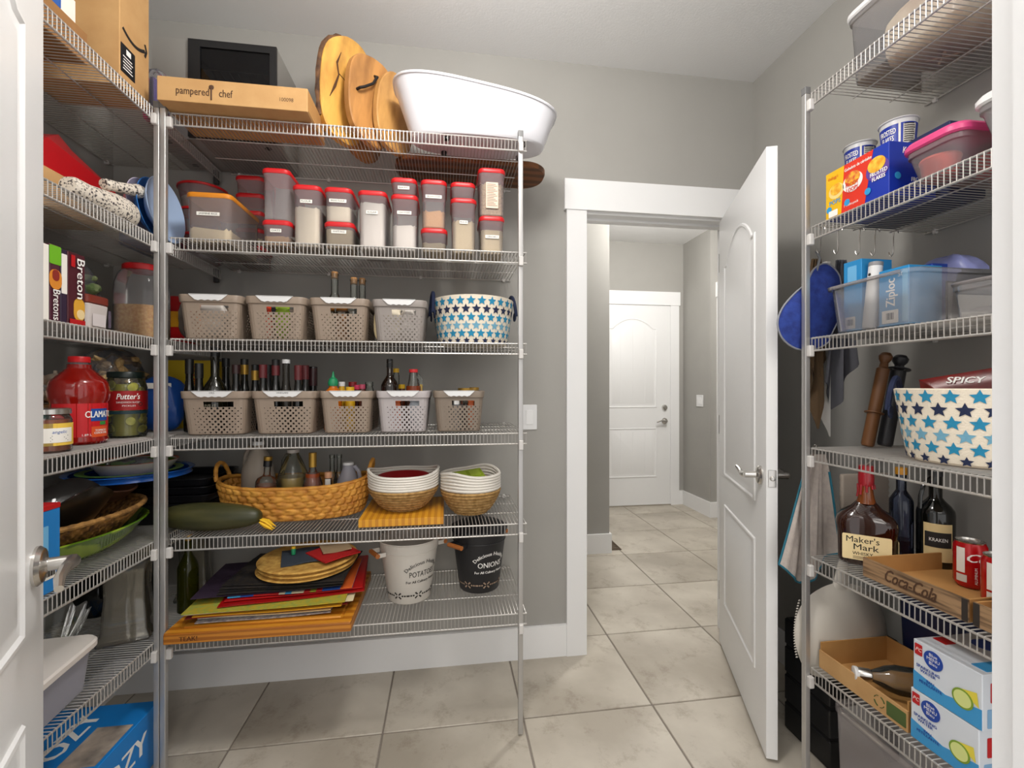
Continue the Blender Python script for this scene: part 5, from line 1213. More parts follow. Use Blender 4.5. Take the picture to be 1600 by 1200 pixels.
# ================================================================= right wall shelves
q0, q1, q2, q3, q4, q5 = [z + E_ for z in DR]
XF = 1.112
def rbin(name, label, cat, x0, x1, y0, y1, z, h, m, lidm, lidh=.016, rz=0, group=None, rimonly=False, flare=.02):
    t = thing(name, label, cat, ((x0 + x1) / 2, (y0 + y1) / 2, z), rz, group); w, d = x1 - x0, y1 - y0
    B = MB().loft([rr(w - flare - .02, d - flare - .02, .015, 0), rr(w - flare, d - flare, .025, .006), rr(w - .004, d - .004, .028, h - .02), rr(w + .004, d + .004, .03, h - .018), rr(w + .004, d + .004, .03, h)], c1=False)
    if rimonly: B.loft([rr(w + .004, d + .004, .03, h), rr(w - .008, d - .008, .026, h - .001), rr(w - .01, d - .01, .026, h - .02)], 0, 0)
    B.build('body', m, t)
    if lidm: MB().loft([rr(w + .008, d + .008, .03, h - .006), rr(w + .016, d + .016, .034, h - .002), rr(w + .016, d + .016, .034, h + lidh * .5), rr(w + .002, d + .002, .028, h + lidh), rr(w - .03, d - .03, .02, h + lidh), rr(w - .036, d - .036, .018, h + lidh - .003)]).build('lid', lidm, t)
    return t
t = rbin('clear_tote', 'clear plastic tote of pale fabric on the top right shelf', 'tote', 1.19, 1.475, .90, 1.21, q0, .2, CLEARP, WHITEP)
b = MB(); lump(b, .22, .21, .17, k=.05, seed=41, p=3); b.build('contents', mat('pale_fabric', 'cfc0a8', .85, col2='a89078', nscale=9), t)
b = MB(); lump(b, .2, .12, .11, k=.12, seed=42, p=2.6)
tag(b.build('black_bag', BLACK, None, (1.36, .76, q0)), 'black soft bag beside the clear tote on the top right shelf', 'bag')
tag(MB().rbox(.25, .16, .05, .004, .002).build('pink_box', mat('dusty_pink', 'b08880', .6), None, (1.25, .6, q0)), 'flat dusty pink box near the front of the top right shelf', 'box')
# ---- cereal
ya, yb = Y(1389, XF), Y(1291, XF)
w = yb - ya
t = thing('cereal_box', 'variety cereal box in yellow, red and blue on the second right shelf', 'box', (XF + .07, (ya + yb) / 2, q1), -pi / 2)
h = .137; BLUEC = mat('cereal_blue', '0e2f9c', .4); REDC = mat('cereal_red', 'd2301c', .4); YELL = mat('cereal_yellow', 'e0b010', .4)
MB().rbox(w, .14, h, .0015, .0008, n=1).build('box', BLUEC, t, smooth=0)
def strip(name, m, pts, e): MB().loft([[(x, -.07 - .0003, z) for x, z in pts], [(x, -.07 - e, z) for x, z in pts]]).build(name, m, t, smooth=0)
X0 = -w / 2
strip('red_panel', REDC, [(X0 + .04, .001), (X0 + .125, .001), (X0 + .15, h - .001), (X0 + .05, h - .001)], .0007)
strip('yellow_panel', YELL, [(X0 + .0005, .001), (X0 + .052, .001), (X0 + .062, h - .001), (X0 + .0005, h - .001)], .001)
MB().box(X0 - .0006, X0 - .0002, -.0695, .0695, .001, h - .001).build('yellow_end', YELL, t, smooth=0)
def disc(nm, m, x, z, r, e, sx=1): MB().lathe([(0, 0), (r, 0), (r, .0004), (0, .0004)], 28, FACE(x, -.07 - e, z), sx=sx).build(nm, m, t)
disc('bowl_picture', mat('cereal_cream', 'e8cc80', .5), X0 + .036, .075, .021, .0011, 1.2); disc('cereal_picture', mat('corn_gold', 'd89010', .6, col2='f0c040', nscale=80), X0 + .036, .08, .016, .0016, 1.2)
disc('bowl_picture', mat('print_white', 'e8e4e0', .5), X0 + .089, .078, .026, .0011, 1.2); disc('cereal_picture', mat('loops_mix', 'c83c28', .6, col2='e0b030', nscale=70), X0 + .089, .088, .019, .0016, 1.25)
disc('bowl_picture', mat('print_purple', '5a3a90', .5), X0 + .162, .078, .027, .0009, 1.2); disc('cereal_picture', mat('corn_gold', 'd89010', .6), X0 + .160, .092, .02, .0016, 1.25)
for xx in (X0 + .012, X0 + .072, X0 + .135): disc('blue_badge', mat('badge_blue', '2a90c8', .5), xx, .028 + .004 * (xx > 0), .009, .0016)
text(t, 'Gobelets de céréales', FACE(X0 + .105, -.0716, h - .018), .012, WHITEINK, width=.082, bold=.0003)
text(t, "Kellogg's", FACE(X0 + .026, -.0716, h - .02), .012, REDC, width=.034, shear=.2)
text(t, 'POPS', FACE(X0 + .032, -.0718, .045), .017, mat('badge_blue', '2a90c8', .5), width=.038, bold=.0008)
text(t, 'FROOT\nLOOPS', FACE(X0 + .089, -.0726, .066), .016, REDC, width=.04, bold=.0008)
text(t, 'FROSTED\nFLAKES', FACE(X0 + .166, -.0718, .062), .015, WHITEINK, width=.048, bold=.0008)
text(t, '1 multi-pack', FACE(X0 + .085, -.0716, .02), .010, WHITEINK, width=.045)
patch(t, 'barcode_panel', LABELM, .03, .018, FACE(X0 + .026, -.0716, .014))
text(t, "Kellogg's", FACE(w / 2 + .0008, .0, h - .022, pi / 2), .024, WHITEINK, width=.062, shear=.2, bold=.0004)
MB().lathe([(0, 0), (.009, 0), (.009, .0004), (0, .0004)], 20, FACE(w / 2 + .0008, -.045, .05, pi / 2)).build('blue_badge', mat('badge_blue', '2a90c8', .5), t)
text(t, 'FROSTED\nFLAKES', FACE(w / 2 + .0008, .02, .035, pi / 2), .016, WHITEINK, width=.05, bold=.0006)
tag(MB().rbox(.11, .24, .19, .002, .001, n=1).build('navy_carton', mat('navy_card', '121c48', .5), None, (1.322, 1.105, q1)), 'dark navy carton standing behind the variety cereal box', 'box')
def cup(label, u0, u1, k):
    xx, yy, R = circ(u0, u1, x=1.322)
    zb = q1 + .1915
    t = thing('cereal_cup', label, 'cup', (xx, yy, zb), 0, 'cereal cups')
    H_ = .098; R *= .985
    MB().lathe([(0, .002), (R * .78, 0), (R * .8, .003), (R * .96, H_ - .006), (R, H_ - .004), (R, H_ - .001), (0, H_ - .002)], 36).build('cup', WHITEP, t)
    a0 = math.atan2(xx, yy)
    def sf(a, zz, e): r = (R * .8 + (R * .16) * zz / H_) + e; return (r * sin(a - a0 + .0), -r * cos(a - a0), zz)
    def band(nm, m, aa, ab, za, zb_, e): MB().grid(lambda i, j: sf(aa + (ab - aa) * i, za + (zb_ - za) * j, e), 36, 2).build(nm, m, t)
    band('blue_wrap', BLUEC, -1.7, 1.9, .006, H_ - .018, .0010); band('white_stripe', LABELM, .0, .12, .006, H_ - .014, .0016)
    band('nutrition_panel', mat('panel_grey', 'd0ccc4', .6), .25, 1.05, .02, H_ - .022, .0016)
    b = MB()
    for q in range(9):
        for p in b.__class__().box(0, 1, 0, 1, 0, 1).f[:0]: pass
        b.grid(lambda i, j: sf(.30 + (.68 - .05 * (q % 3)) * i, .026 + q * .006 + .0022 * j, .0024), 24, 1)
    b.build('fine_print', INK, t)
    vs, fs = text_mesh('FROSTED\nFLAKES', .022, width=.045, bold=.0008)
    MB().add([sf(-.62 + x_ / R, H_ * .52 + y_, .0024 + z_) for x_, y_, z_ in vs], fs).build('lettering', WHITEINK, t, smooth=0)
    MB().tube([((R + .0005) * cos(2 * pi * q / 36), (R + .0005) * sin(2 * pi * q / 36), H_ - .003) for q in range(36)], .002, 6, closed=True).build('rim', WHITEP, t)
cup('cereal cup on the navy carton nearer to the pink lidded bin', 1372, 1437, 0)
cup('cereal cup on the navy carton nearer to the shelf post', 1317, 1371, 1)
pk = rbin('pink_lid_bin', 'clear bin with a pink lid holding pink tubs on the second right shelf', 'bin', XF + .0, 1.42, .845, .97, q1, .082, CLEARP, mat('pink_lid', 'd0447c', .35), flare=.03)
for k, (ox, oy, m) in enumerate(((-.10, .02, mat('coral_lid', 'd8584c', .4)), (.0, -.02, mat('coral_lid', 'd8584c', .4)), (.08, .01, mat('peach_lid', 'd8a088', .4)))):
    tag(MB().lathe([(0, 0), (.032, 0), (.037, .04), (.039, .045), (.037, .05), (0, .052)], 24).build('small_tub', m, None, (pk.location.x + ox, pk.location.y + oy, q1 + .007)), ['coral tub nearest the front in the pink lidded bin', 'coral tub in the middle of the pink lidded bin', 'peach tub at the back of the pink lidded bin'][k], 'tub')
wb_ = rbin('white_lid_bin', 'clear bin with a white lid and yellow snacks on the second right shelf', 'bin', XF + .004, 1.42, .60, .822, q1, .108, CLEARP, WHITEP, flare=.04)
b = MB(); veg(b, 9, 1.24, .70, q1 + .058, .05, .03, .016, .042, 12); b.v = [(x - 1.24, y - .68, z - q1 - .007) for x, y, z in b.v]
tag(b.build('yellow_snacks', mat('yellow_snack', 'd8a82c', .6, col2='b88418', nscale=30), None, (1.24, .68, q1 + .007)), 'yellow snacks inside the white lidded bin', 'snack')['kind'] = 'stuff'
pouch('folded purple cloth at the bottom of the white lidded bin', 1500, .72, q1 + .007, .12, .03, mat('plum_cloth', '6a2a4a', .8), d=.08, seed=55, cat='cloth', name='cloth').location.x = 1.28
tag(MB().box(-.14, .14, -.09, .09, 0, .012).build('flat_carton', REDC, None, (1.31, 1.0, q1 - .02), smooth=0), 'x', 'box') if False else None
# ---- third shelf: clear tote
yb = 1.205
tt = thing('clear_tote', 'large clear tote of sandwich bag boxes on the third right shelf', 'tote', (1.285, (yb + .945) / 2, q2))
w, d = .35, yb - .945; h = .138
MB().loft([rr(w - .04, d - .05, .02, .001), rr(w - .03, d - .04, .025, .005), rr(w - .012, d - .012, .03, h - .012), rr(w + .004, d + .004, .032, h - .01), rr(w + .006, d + .006, .032, h), rr(w - .008, d - .008, .028, h), rr(w - .014, d - .014, .028, h - .012), rr(w - .036, d - .046, .02, .008)], c1=False).build('body', CLEARP, tt)
MB().tube([(-w / 2 - .003, -d / 2 + .03, h - .005), (-w / 2 - .003, d / 2 - .03, h - .005)], .005, 8).build('rim_bead', FROST, tt)
ZB = mat('bag_box_blue', '2a8cc8', .4); ZD = mat('bag_box_dark', '1a3c9c', .4)
def bagbox(label, u0, u1, vt, x, word, m, lean=0, dep=.1):
    ya, yb = Y(u1, x), Y(u0, x); h = Zx_(u0, vt, x) - q2 - .01
    t = thing('bag_box', label, 'box', (x + dep / 2, (ya + yb) / 2, q2 + .0095), rot=(0, 0, -pi / 2), group='sandwich bag boxes'); w = yb - ya
    MB().rbox(w, dep, h, .0015, .0008, n=1).build('box', m, t, smooth=0)
    if word:
        text(t, word, FACE(-.006, -dep / 2 - .0006, h * .58) @ Matrix.Rotation(pi / 2, 4, 'Z'), .036, WHITEINK, width=.075, bold=.0008)
        patch(t, 'pale_stripe', mat('pale_blue_print', '6fb4e0', .5), .014, h * .9, FACE(w / 2 - .009, -dep / 2 - .0003, h * .5))
        text(t, '50', FACE(w / 2 - .02, -dep / 2 - .0008, h - .02), .016, WHITEINK)
    else: patch(t, 'pale_stripe', mat('pale_blue_print', '6fb4e0', .5), w * .5, .05, FACE(0, -dep / 2 - .0003, h - .04))
    patch(t, 'barcode_panel', LABELM, w * .55, .034, FACE(-w * .1, -dep / 2 - .0006, .024))
    b = MB()
    for k in range(8): b.box(-.010 + k * .0026, -.0088 + k * .0026 + .0006 * (k % 3), -.009, .009, 0, .0002, FACE(-w * .1, -dep / 2 - .0014, .025))
    b.build('barcode', INK, t, smooth=0)
def Zx_(u, v, x): return Z(u, v, Y(u, x))
bagbox('light blue bag box standing nearest the shelf post in the clear tote', 1318, 1346, 412, 1.165, None, ZB)
bagbox('light blue bag box with big vertical letters in the clear tote', 1373, 1420, 425, 1.165, 'Ziploc', ZB)
t = thing('wrap_roll', 'white cylinder roll with a grey cap leaning in the clear tote', 'roll', (1.166, Y(1358, 1.166), q2 + .0095), rot=(0, .12, 0))
MB().lathe([(0, 0), (.0165, 0), (.0165, .175), (0, .176)], 24).build('roll', WHITEP, t); MB().lathe([(.0155, .1755), (.0168, .176), (.0168, .186), (0, .187)], 24).build('cap', mat('cap_grey2', '8a8a8c', .4), t)
MB().lathe([(0, 0), (.004, 0), (.004, .001), (0, .001)], 12, FACE(-.0166, 0, .15, -pi / 2)).build('button', INK, t)
t = thing('bag_box', 'dark blue bag box lying behind the white roll in the clear tote', 'box', (1.295, 1.10, q2 + .0095), group='sandwich bag boxes'); MB().rbox(.05, .14, .165, .002, .001, n=1).build('box', ZD, t, smooth=0)
b = MB(); lump(b, .095, .17, .2, k=.10, seed=61, p=2.8); tag(b.build('bag_bundle', mat('lilac_film', '8a90c4', .35), None, (1.382, 1.08, q2 + .0095)), 'bundle of bluish plastic bags in the clear tote', 'bag')
t = thing('picture_card', 'pale card with a dark border leaning inside the clear tote', 'card', (1.285, .972, q2 + .0095), rot=(0, .0, -pi / 2 + .1))
MB().box(-.0012, .0012, -.05, .05, 0, .1).build('card', mat('card_grey', 'b4b0b0', .6), t, smooth=0)
MB().box(-.0016, .0016, -.052, -.049, 0, .1).box(-.0016, .0016, .049, .052, 0, .1).box(-.0016, .0016, -.052, .052, .098, .102).build('border', INK, t, smooth=0)
t = rbin('small_tote', 'small clear tote standing in front of the large clear tote', 'tote', 1.17, 1.46, .66, .915, q2, .088, CLEARP, None, rimonly=True, flare=.015)
MB().tube([p for p in rr(.294, .259, .03, .086)], .004, 6, closed=True).build('rim', FROST, t)
b = MB(); lump(b, .16, .16, .05, k=.1, seed=66, p=3); tag(b.build('paper_packet', LABELM, None, (1.31, .785, q2 + .008)), 'white paper packet in the small clear tote', 'packet')
# ---- hanging things at the shelf end
def hook(u, label, zt=DR[1], y=1.2415, drop=.075):
    xx = X(u, y); t = thing('wire_hook', label, 'hook', (xx, y, zt - .0), group='wire hooks on the second right shelf')
    pts = [(-.0, -.012, -.008), (0, -.009, .0045), (0, -.0035, .006), (0, .0025, .002), (0, .004, -.02), (0, .004, -drop + .02), (0, .006, -drop + .006), (0, .012, -drop), (0, .018, -drop + .008), (0, .019, -drop + .016)]
    MB().tube(pts, .0016, 6).build('wire', STEEL, t); return xx
h1 = hook(1284, 'wire hook on the shelf end nearest the post, carrying the blue mitt')
h2 = hook(1311, 'second wire hook from the post, carrying the brown cloth')
h3 = hook(1345, 'third wire hook from the post, carrying the grey cloth')
h4 = hook(1369, 'fourth wire hook from the post, empty above the white roll')
h5 = hook(1398, 'wire hook farthest from the post, close to the wall')
MITT = mat('mitt_blue', '22347c', .9, col2='2c4496', nscale=40, bump=.4, bscale=120)
zt = DR[1]
t = thing('oven_mitt', 'blue quilted oven mitt with pale piping hanging beside the shelf post', 'mitt', (h1, 1.267, zt - .07))
def mpos(u, v, y=1.267): return (X(u, y) - h1, 0, Z(u, v, y) - (zt - .07))
out = [mpos(*p) for p in ((1272, 420), (1292, 412), (1312, 432), (1313, 470), (1309, 500), (1300, 520), (1293, 536), (1268, 547), (1242, 544), (1222, 528), (1215, 505), (1222, 482), (1240, 460), (1260, 442))]
def infl(out, th, n=3):
    cx = sum(p[0] for p in out) / len(out); cz = sum(p[2] for p in out) / len(out); rs = []
    for s in (-1, 1):
        for k in (range(n) if s < 0 else range(n, -1, -1)):
            q = .25 + .75 * k / n; yy = s * th * sqrt(max(0, 1 - q * q))
            rs.append([(cx + (p[0] - cx) * q, yy, cz + (p[2] - cz) * q) for p in out])
    return rs
def smooth_loop(out, m=4):
    n = len(out); r = []
    for i in range(n):
        p0, p1, p2, p3 = [Vector(out[(i + k) % n]) for k in (-1, 0, 1, 2)]
        for j in range(m):
            s = j / m; r.append(tuple(.5 * ((2 * p1) + (p2 - p0) * s + (2 * p0 - 5 * p1 + 4 * p2 - p3) * s * s + (3 * p1 - p0 - 3 * p2 + p3) * s ** 3)))
    return r
so_ = smooth_loop(out)
MB().loft(infl(so_, .0125)).build('glove', MITT, t, smooth=60)
MB().tube(so_, .0028, 6, closed=True).build('piping', mat('piping_grey', '8a8c94', .8), t)
MB().tube([(0.004, 0, .006), mpos(1281, 404), mpos(1276, 424)], .004, 6).build('hang_loop', mat('loop_grey', '7a7c80', .8), t)
def hung_cloth(name, label, hx, y, zt, zb, wtop, wbot, xoff, m, tip=.3, seed=0, trim=None, cat='cloth'):
    """a cloth hung from one corner: gathered at the top, falling in soft folds to a ragged hem"""
    t = thing(name, label, cat, (hx, y, zt)); rd = random.Random(seed); p = [rd.uniform(0, 6) for _ in range(3)]
    def fn(i, j):
        w = wtop + (wbot - wtop) * j ** .8; s = i - .5
        fold = .014 * j ** .5 * sin(2 * pi * 2.2 * i + p[0]) + .006 * sin(2 * pi * 4.1 * i + p[1])
        zz = -(zt - zb) * j * (1 - tip * abs(s - .12 * sin(p[2])) * 1.4 * j)
        return (w * s + xoff * j, fold, zz)
    b = MB().grid(fn, 26, 22); n = len(b.v); b.v += [(x_, y_ + .003, z_) for x_, y_, z_ in b.v]; b.f += [[k + n for k in f[::-1]] for f in b.f]; b.m += [0] * (len(b.f) - len(b.m))
    b.build('cloth', m, t, smooth=70)
    if trim:
        hem = [fn(0, j / 22) for j in range(3, 23)] + [fn(i / 26, 1) for i in range(1, 27)] + [fn(1, j / 22) for j in range(21, 2, -1)]
        MB().tube([(a, b_ + .0015, c) for a, b_, c in hem], .0035, 6).build('hem', trim, t)
    return t
hung_cloth('cloth', 'dark brown cloth hanging in a point behind the blue mitt', h2 - .03, 1.295, zt - .08, 1.095, .03, .085, -.005, mat('brown_cloth', '46341e', .9, bump=.2), tip=.75, seed=3)
hung_cloth('cloth', 'grey cloth hanging beside the dark brown one', h3 - .02, 1.293, zt - .08, 1.165, .03, .115, -.01, mat('grey_cloth', '4e4e54', .9, bump=.2), tip=.35, seed=5)
hung_cloth('cloth', 'white cloth hanging lowest between the brown and grey ones', h3 - .045, 1.318, zt - .08, 1.07, .02, .06, -.012, mat('white_cloth', 'b8b6b2', .9, bump=.2), tip=.7, seed=9)
xx = X(1300, 1.2415)
hk = thing('wire_hook', 'wire hook under the fourth right shelf, carrying the teal edged towel', 'hook', (X(1272, 1.2415), 1.2415, DR[3]))
MB().tube([(0, -.012, -.008), (0, -.009, .0045), (0, -.0035, .006), (0, .0025, .002), (0, .004, -.03), (0, .01, -.036), (0, .017, -.03)], .0016, 6).build('wire', STEEL, hk)
TEAL = mat('teal_trim', '1c6478', .8)
hung_cloth('towel', 'pale towel with a teal edge hanging beside the shelf post', X(1278, 1.27), 1.275, DR[3] - .03, .62, .05, .20, -.03, mat('pale_towel', 'b4aaa2', .9, col2='a89e98', nscale=60, bump=.3, bscale=200), tip=.30, seed=12, trim=TEAL, cat='towel')
# ---- fourth shelf
star_basket('large star print fabric basket with a red snack bag on the fourth right shelf', (1.268, .922, q3), .130, .158, .175, [(.158, 'blue', .0175), (.128, 'navy', .0175), (.098, 'blue', .0175), (.068, 'pale', .0175), (.039, 'blue', .0165), (.012, 'navy', .0125)], 0, 0, rz=radians(118), nst=21)
t = thing('snack_bag', 'dark red snack bag standing in the large star print basket', 'bag', (1.265, .945, q3 + .012), rot=(0, 0, -1.05))
MB().loft(infl(smooth_loop([(-.085, 0, .01), (0, 0, .0), (.085, 0, .01), (.088, 0, .1), (.1, 0, .218), (.094, 0, .224), (0, 0, .205), (-.082, 0, .188), (-.088, 0, .18), (-.08, 0, .1)], 3), .026)).build('bag', mat('snack_red', '7c1810', .3, col2='4a0c0a', nscale=14), t)
text(t, 'SPICY', FACE(0, -.0195, .185, 0, .22), .022, WHITEINK, width=.07, shear=.2, bold=.0005)
def pin(label, u0, v0, u1, v1, yb_, yt, R, m, rings, L=None):
    a = Vector((X(u0, yb_), yb_, q3 + .004)); b_ = Vector((X(u1, yt), yt, Z(u1, v1, yt))); v = b_ - a; L = v.length
    t = thing('rolling_pin', label, 'rolling pin', tuple(a)); t.rotation_euler = v.to_track_quat('Z', 'Y').to_euler()
    MB().lathe([(0, .0), (R * .8, 0), (R, .006), (R, L - .05), (R * .7, L - .045), (R * .6, L - .03), (R * .95, L - .02), (R * 1.05, L - .01), (R * .7, L), (0, L)], 24).build('barrel', m, t)
    for q in rings: MB().lathe([(R, q), (R * 1.5, q + .001), (R * 1.5, q + .004), (R, q + .005)], 24).build('ring', m, t)
pin('brown wooden rolling pin leaning on the fourth right shelf', 1355, 693, 1385, 552, 1.19, 1.20, .0165, mat('brown_pin', '6a4424', .45), [L_ for L_ in (.10,)])
pin('black rolling pin leaning right of the brown one', 1382, 695, 1408, 556, 1.19, 1.20, .0195, mat('charcoal_pin', '26262a', .4), [.235])
tag(MB().tube([(.045 * cos(2 * pi * k / 24), 0, .05 + .045 * sin(2 * pi * k / 24)) for k in range(24)], .004, 6, closed=True).build('navy_loop', NAVY, None, (X(1403, 1.10), 1.13, q3 + .004 )), 'navy loop handle standing behind the large star print basket', 'loop') if False else None
# ---- fifth shelf: bottles and drinks trays
def gbottle(name, label, loc, secs, m, rz, mk):
    t = thing(name, label, 'bottle', loc, rz)
    MB().loft([mk(*s) for s in secs]).build('body', m, t); return t
x, y = 1.212, 1.165
MK = mat('bourbon_glass', '2a0f06', .06, coat=.6)
t = gbottle('whisky_bottle', 'square shouldered whisky bottle with dripping red wax and a cream label', (x, y, q4), [(.92, 0), (1, .006), (1.02, .07), (1.08, .098), (1.04, .112), (.86, .128), (.55, .142), (.36, .156)], MK, -.72, lambda k, z: rr(.134 * k, .092 * k, .032 * k, z * 1.12, 5))
MB().lathe([(.024, .172), (.0195, .19), (.0165, .215), (.0155, .25), (0, .25)], 24).build('neck', mat('amber_neck', '7a3c0c', .1, coat=.5), t)
b = MB().lathe([(.0180, .222), (.0192, .226), (.0195, .245), (.018, .276), (.0175, .28), (0, .281)], 24)
for k in range(8):
    a = k * pi / 4; L_ = .012 + .03 * ((k * 5) % 7) / 7
    b.tube([(.0180 * cos(a), .0180 * sin(a), .226), (.0186 * cos(a), .0186 * sin(a), .226 - L_ * .6), (.0205 * cos(a), .0205 * sin(a), .226 - L_)], [.004, .003, .0034], 6)
b.build('red_wax', mat('red_wax', 'a01220', .3, coat=.3), t)
patch(t, 'label', CREAM, .112, .072, FACE(-.003, -.0474, .052), r=.004)
for s, sz, zz, wd in (("Maker's", .02, .064, .058), ('Mark', .02, .046, .044), ('WHISKY', .011, .030, .036)): text(t, s, FACE(-.012 + .008 * (s == 'Mark'), -.0482, zz * 1.14), sz * 1.2, INK, width=wd * 1.3, bold=.0001)
patch(t, 'side_label', CREAM, .06, .056, FACE(.0688, -.006, .050, pi / 2), r=.004)
b = MB()
for k in range(8): b.box(-.016, .018 - .003 * (k % 3), -.016 + k * .0044, -.0146 + k * .0044, 0, .0002, FACE(.0696, -.004, .050, pi / 2))
for k in range(3): b.box(-.03, .02, -.0265 + k * .003, -.0256 + k * .003, 0, .0002, FACE(-.004, -.0482, .046))
b.build('fine_print', BROWNINK, t, smooth=0)
xx, yy, R = circ(1388, 1429, x=1.335)
t = bottle('spirit_bottle', 'clear spirit bottle with a yellow stopper behind the whisky', 'bottle', (xx, yy, q4), bprof(R * .97, .265, .0125, .17, .205), glass('steel_blue_glass', 'c0c8dc', .04, .14, '3c4660', 1.5), (.0145, .02), mat('stopper_yellow', 'c88a1c', .4), .06, mat('ruby_spirit', '4a100c', .15))
patch(t, 'torn_label', LABELM, .025, .07, FACE(-.005 + R * .62, -R * .78, .075, .6), cyl=R)
xx, yy, R = circ(1429, 1496, x=1.385)
t = bottle('rum_bottle', 'black rum bottle with a cream label behind the drink cans', 'bottle', (xx, yy, q4), bprof(R * .96, .28, .015, .15, .195), BLKGLASS, (.0165, .035), mat('black_white_cap', '2a2a2e', .4))
R *= .96
for s in (-1, 1): MB().tube([(s * .017, 0, .25), (s * .038, 0, .235), (s * .05, 0, .2), (s * .052, 0, .165)], .005, 8).build('neck_loop', BLKGLASS, t) if s < 0 else None
a = -.75
patch(t, 'label', mat('cream_rum', 'd8c08c', .65), .066, .105, FACE((R + .0006) * sin(a), -(R + .0006) * cos(a), .075, a), cyl=R + .0008)
patch(t, 'black_diamond', INK, .06, .042, FACE((R + .0014) * sin(a), -(R + .0014) * cos(a), .083, a), cyl=R + .0016, r=.012)
text(t, 'KRAKEN', FACE((R + .0026) * sin(a), -(R + .0026) * cos(a), .083, a), .014, WHITEINK, cyl=R + .003, width=.04)
text(t, 'BLACK', FACE(.0168 * sin(a) * 1.02, -.0168 * cos(a) * 1.02, .272, a), .007, WHITEINK, cyl=.0172)
xa, xb = X(1312, 1.29), X(1384, 1.29)
t = thing('pot_holder', 'cream quilted pot holder hanging on the shelf end behind the whisky bottle', 'cloth', ((xa + xb) / 2, 1.285, .725))
MB().loft([rr(xb - xa + .004 * (k % 2), .014 + .004 * (k % 2), .006, z, 3) for k, z in enumerate([.235 * q / 26 for q in range(27)])]).build('pad', mat('cream_fabric', 'a89c90', .9, bump=.2), t)
MB().tube([(0, 0, .23), (-.01, -.01, .26), (0, -.035, .29), (.005, -.046, .333), (.0, -.054, .326)], .0022, 6).build('hang_loop', mat('cream_fabric', 'a89c90', .9), t)
def tray(name, label, cat, x0, x1, y0, y1, z, h, om, im, th=.004, hb=None):
    hb = hb or h
    t = thing(name, label, cat, ((x0 + x1) / 2, (y0 + y1) / 2, z), -pi / 2); w, d = y1 - y0, x1 - x0
    MB().box(-w / 2 + th, w / 2 - th, -d / 2 + th, d / 2 - th, 0, th).build('base', im, t, smooth=0)
    MB().box(-w / 2, w / 2, -d / 2, -d / 2 + th, 0, h).build('front_wall', om, t, smooth=0)
    MB().box(-w / 2, w / 2, d / 2 - th, d / 2, 0, hb).build('back_wall', im, t, smooth=0)
    for s in (-1, 1): MB().box(s * w / 2 - (th if s > 0 else 0), s * w / 2 + (th if s < 0 else 0), -d / 2 + th, d / 2 - th, 0, hb).build('side_wall', im, t, smooth=0)
    return t, w, d
CRATE = mat('printed_plank', '9a7a58', .75, col2='4a3626', nscale=12, stretch=(.6, 1, 9), nrange=(.42, .64))
t, w, d = tray('cola_tray', 'cardboard drink tray printed like wood planks with cola script, holding red cans', 'tray', XF + .004, 1.41, .832, 1.082, q4, .05, CRATE, CARDIN)
text(t, 'Coca-Cola', FACE(-.0, -d / 2 - .0008, .026), .046, BROWNINK, width=.125, shear=.45, bold=.0012)
for s in (-1, 1): MB().box(s * w / 2 - .012, s * w / 2 + .0, -d / 2 - .0006, -d / 2, .001, .049).build('corner_print', mat('dark_print', '2c241e', .8), t, smooth=0) if s > 0 else None
t, w, d = tray('cola_tray', 'second plank printed drink tray beside the doorway', 'tray', XF + .004, 1.41, .56, .822, q4, .05, CRATE, CARDIN)
MB().box(-w / 2, -w / 2 + .012, -d / 2 - .0006, -d / 2, .001, .049).build('corner_print', mat('dark_print', '2c241e', .8), t, smooth=0)
def cancan(label, x, y, z, m, word, swirl, rz=0):
    t = thing('drink_can', label, 'can', (x, y, z), rz, 'drink cans')
    R = .0325
    MB().lathe([(0, .003), (.022, .002), (.024, 0), (.028, .004), (R, .012), (R, .102), (.0285, .112), (.0285, .113)], 36).build('body', m, t)
    MB().lathe([(.0285, .112), (.029, .115), (.0275, .1155), (.026, .111), (0, .1105)], 36).build('lid', STEEL, t)
    MB().rbox(.013, .02, .0012, .006, .0003, TR(0, .002, .1107)).build('pull_tab', STEEL, t)
    a = -.95
    def fc(da, zz, e=.0006): q = a + da; return FACE((R + e) * sin(q), -(R + e) * cos(q), zz, q)
    text(t, word, fc(.75, .078), .03, WHITEINK if swirl != 'p' else INK, cyl=R + .0006, shear=.4, width=.06, bold=.0007)
    patch(t, 'white_panel', LABELM, .018, .062, fc(-.55, .07), cyl=R + .0004); patch(t, 'grey_panel', mat('panel_grey', 'd0ccc4', .6), .022, .018, fc(-.5, .025), cyl=R + .0004)
    text(t, 'ALUMINUM', fc(.35, .035) @ Matrix.Rotation(pi / 2, 4, 'Z'), .008, WHITEINK)
    return t
CANR = mat('can_red', 'b80c14', .25, .2, coat=.3)
zc_ = q4 + .0055
cancan('red cola can standing in the middle of the plank printed tray', 1.315, .975, zc_, CANR, 'Cola', 'w')
cancan('red cola can behind its twin, close to the wall', 1.372, .93, zc_, CANR, 'Cola', 'w')
cancan('red cola can nearest the doorway jamb in the first tray', 1.265, .877, zc_, CANR, 'Cola', 'w', .1)
cancan('magenta and red cherry cola can in the second tray', 1.175, .775, zc_, mat('can_magenta', 'b0104a', .25, .2, coat=.3), 'Cola', 'p', .2)
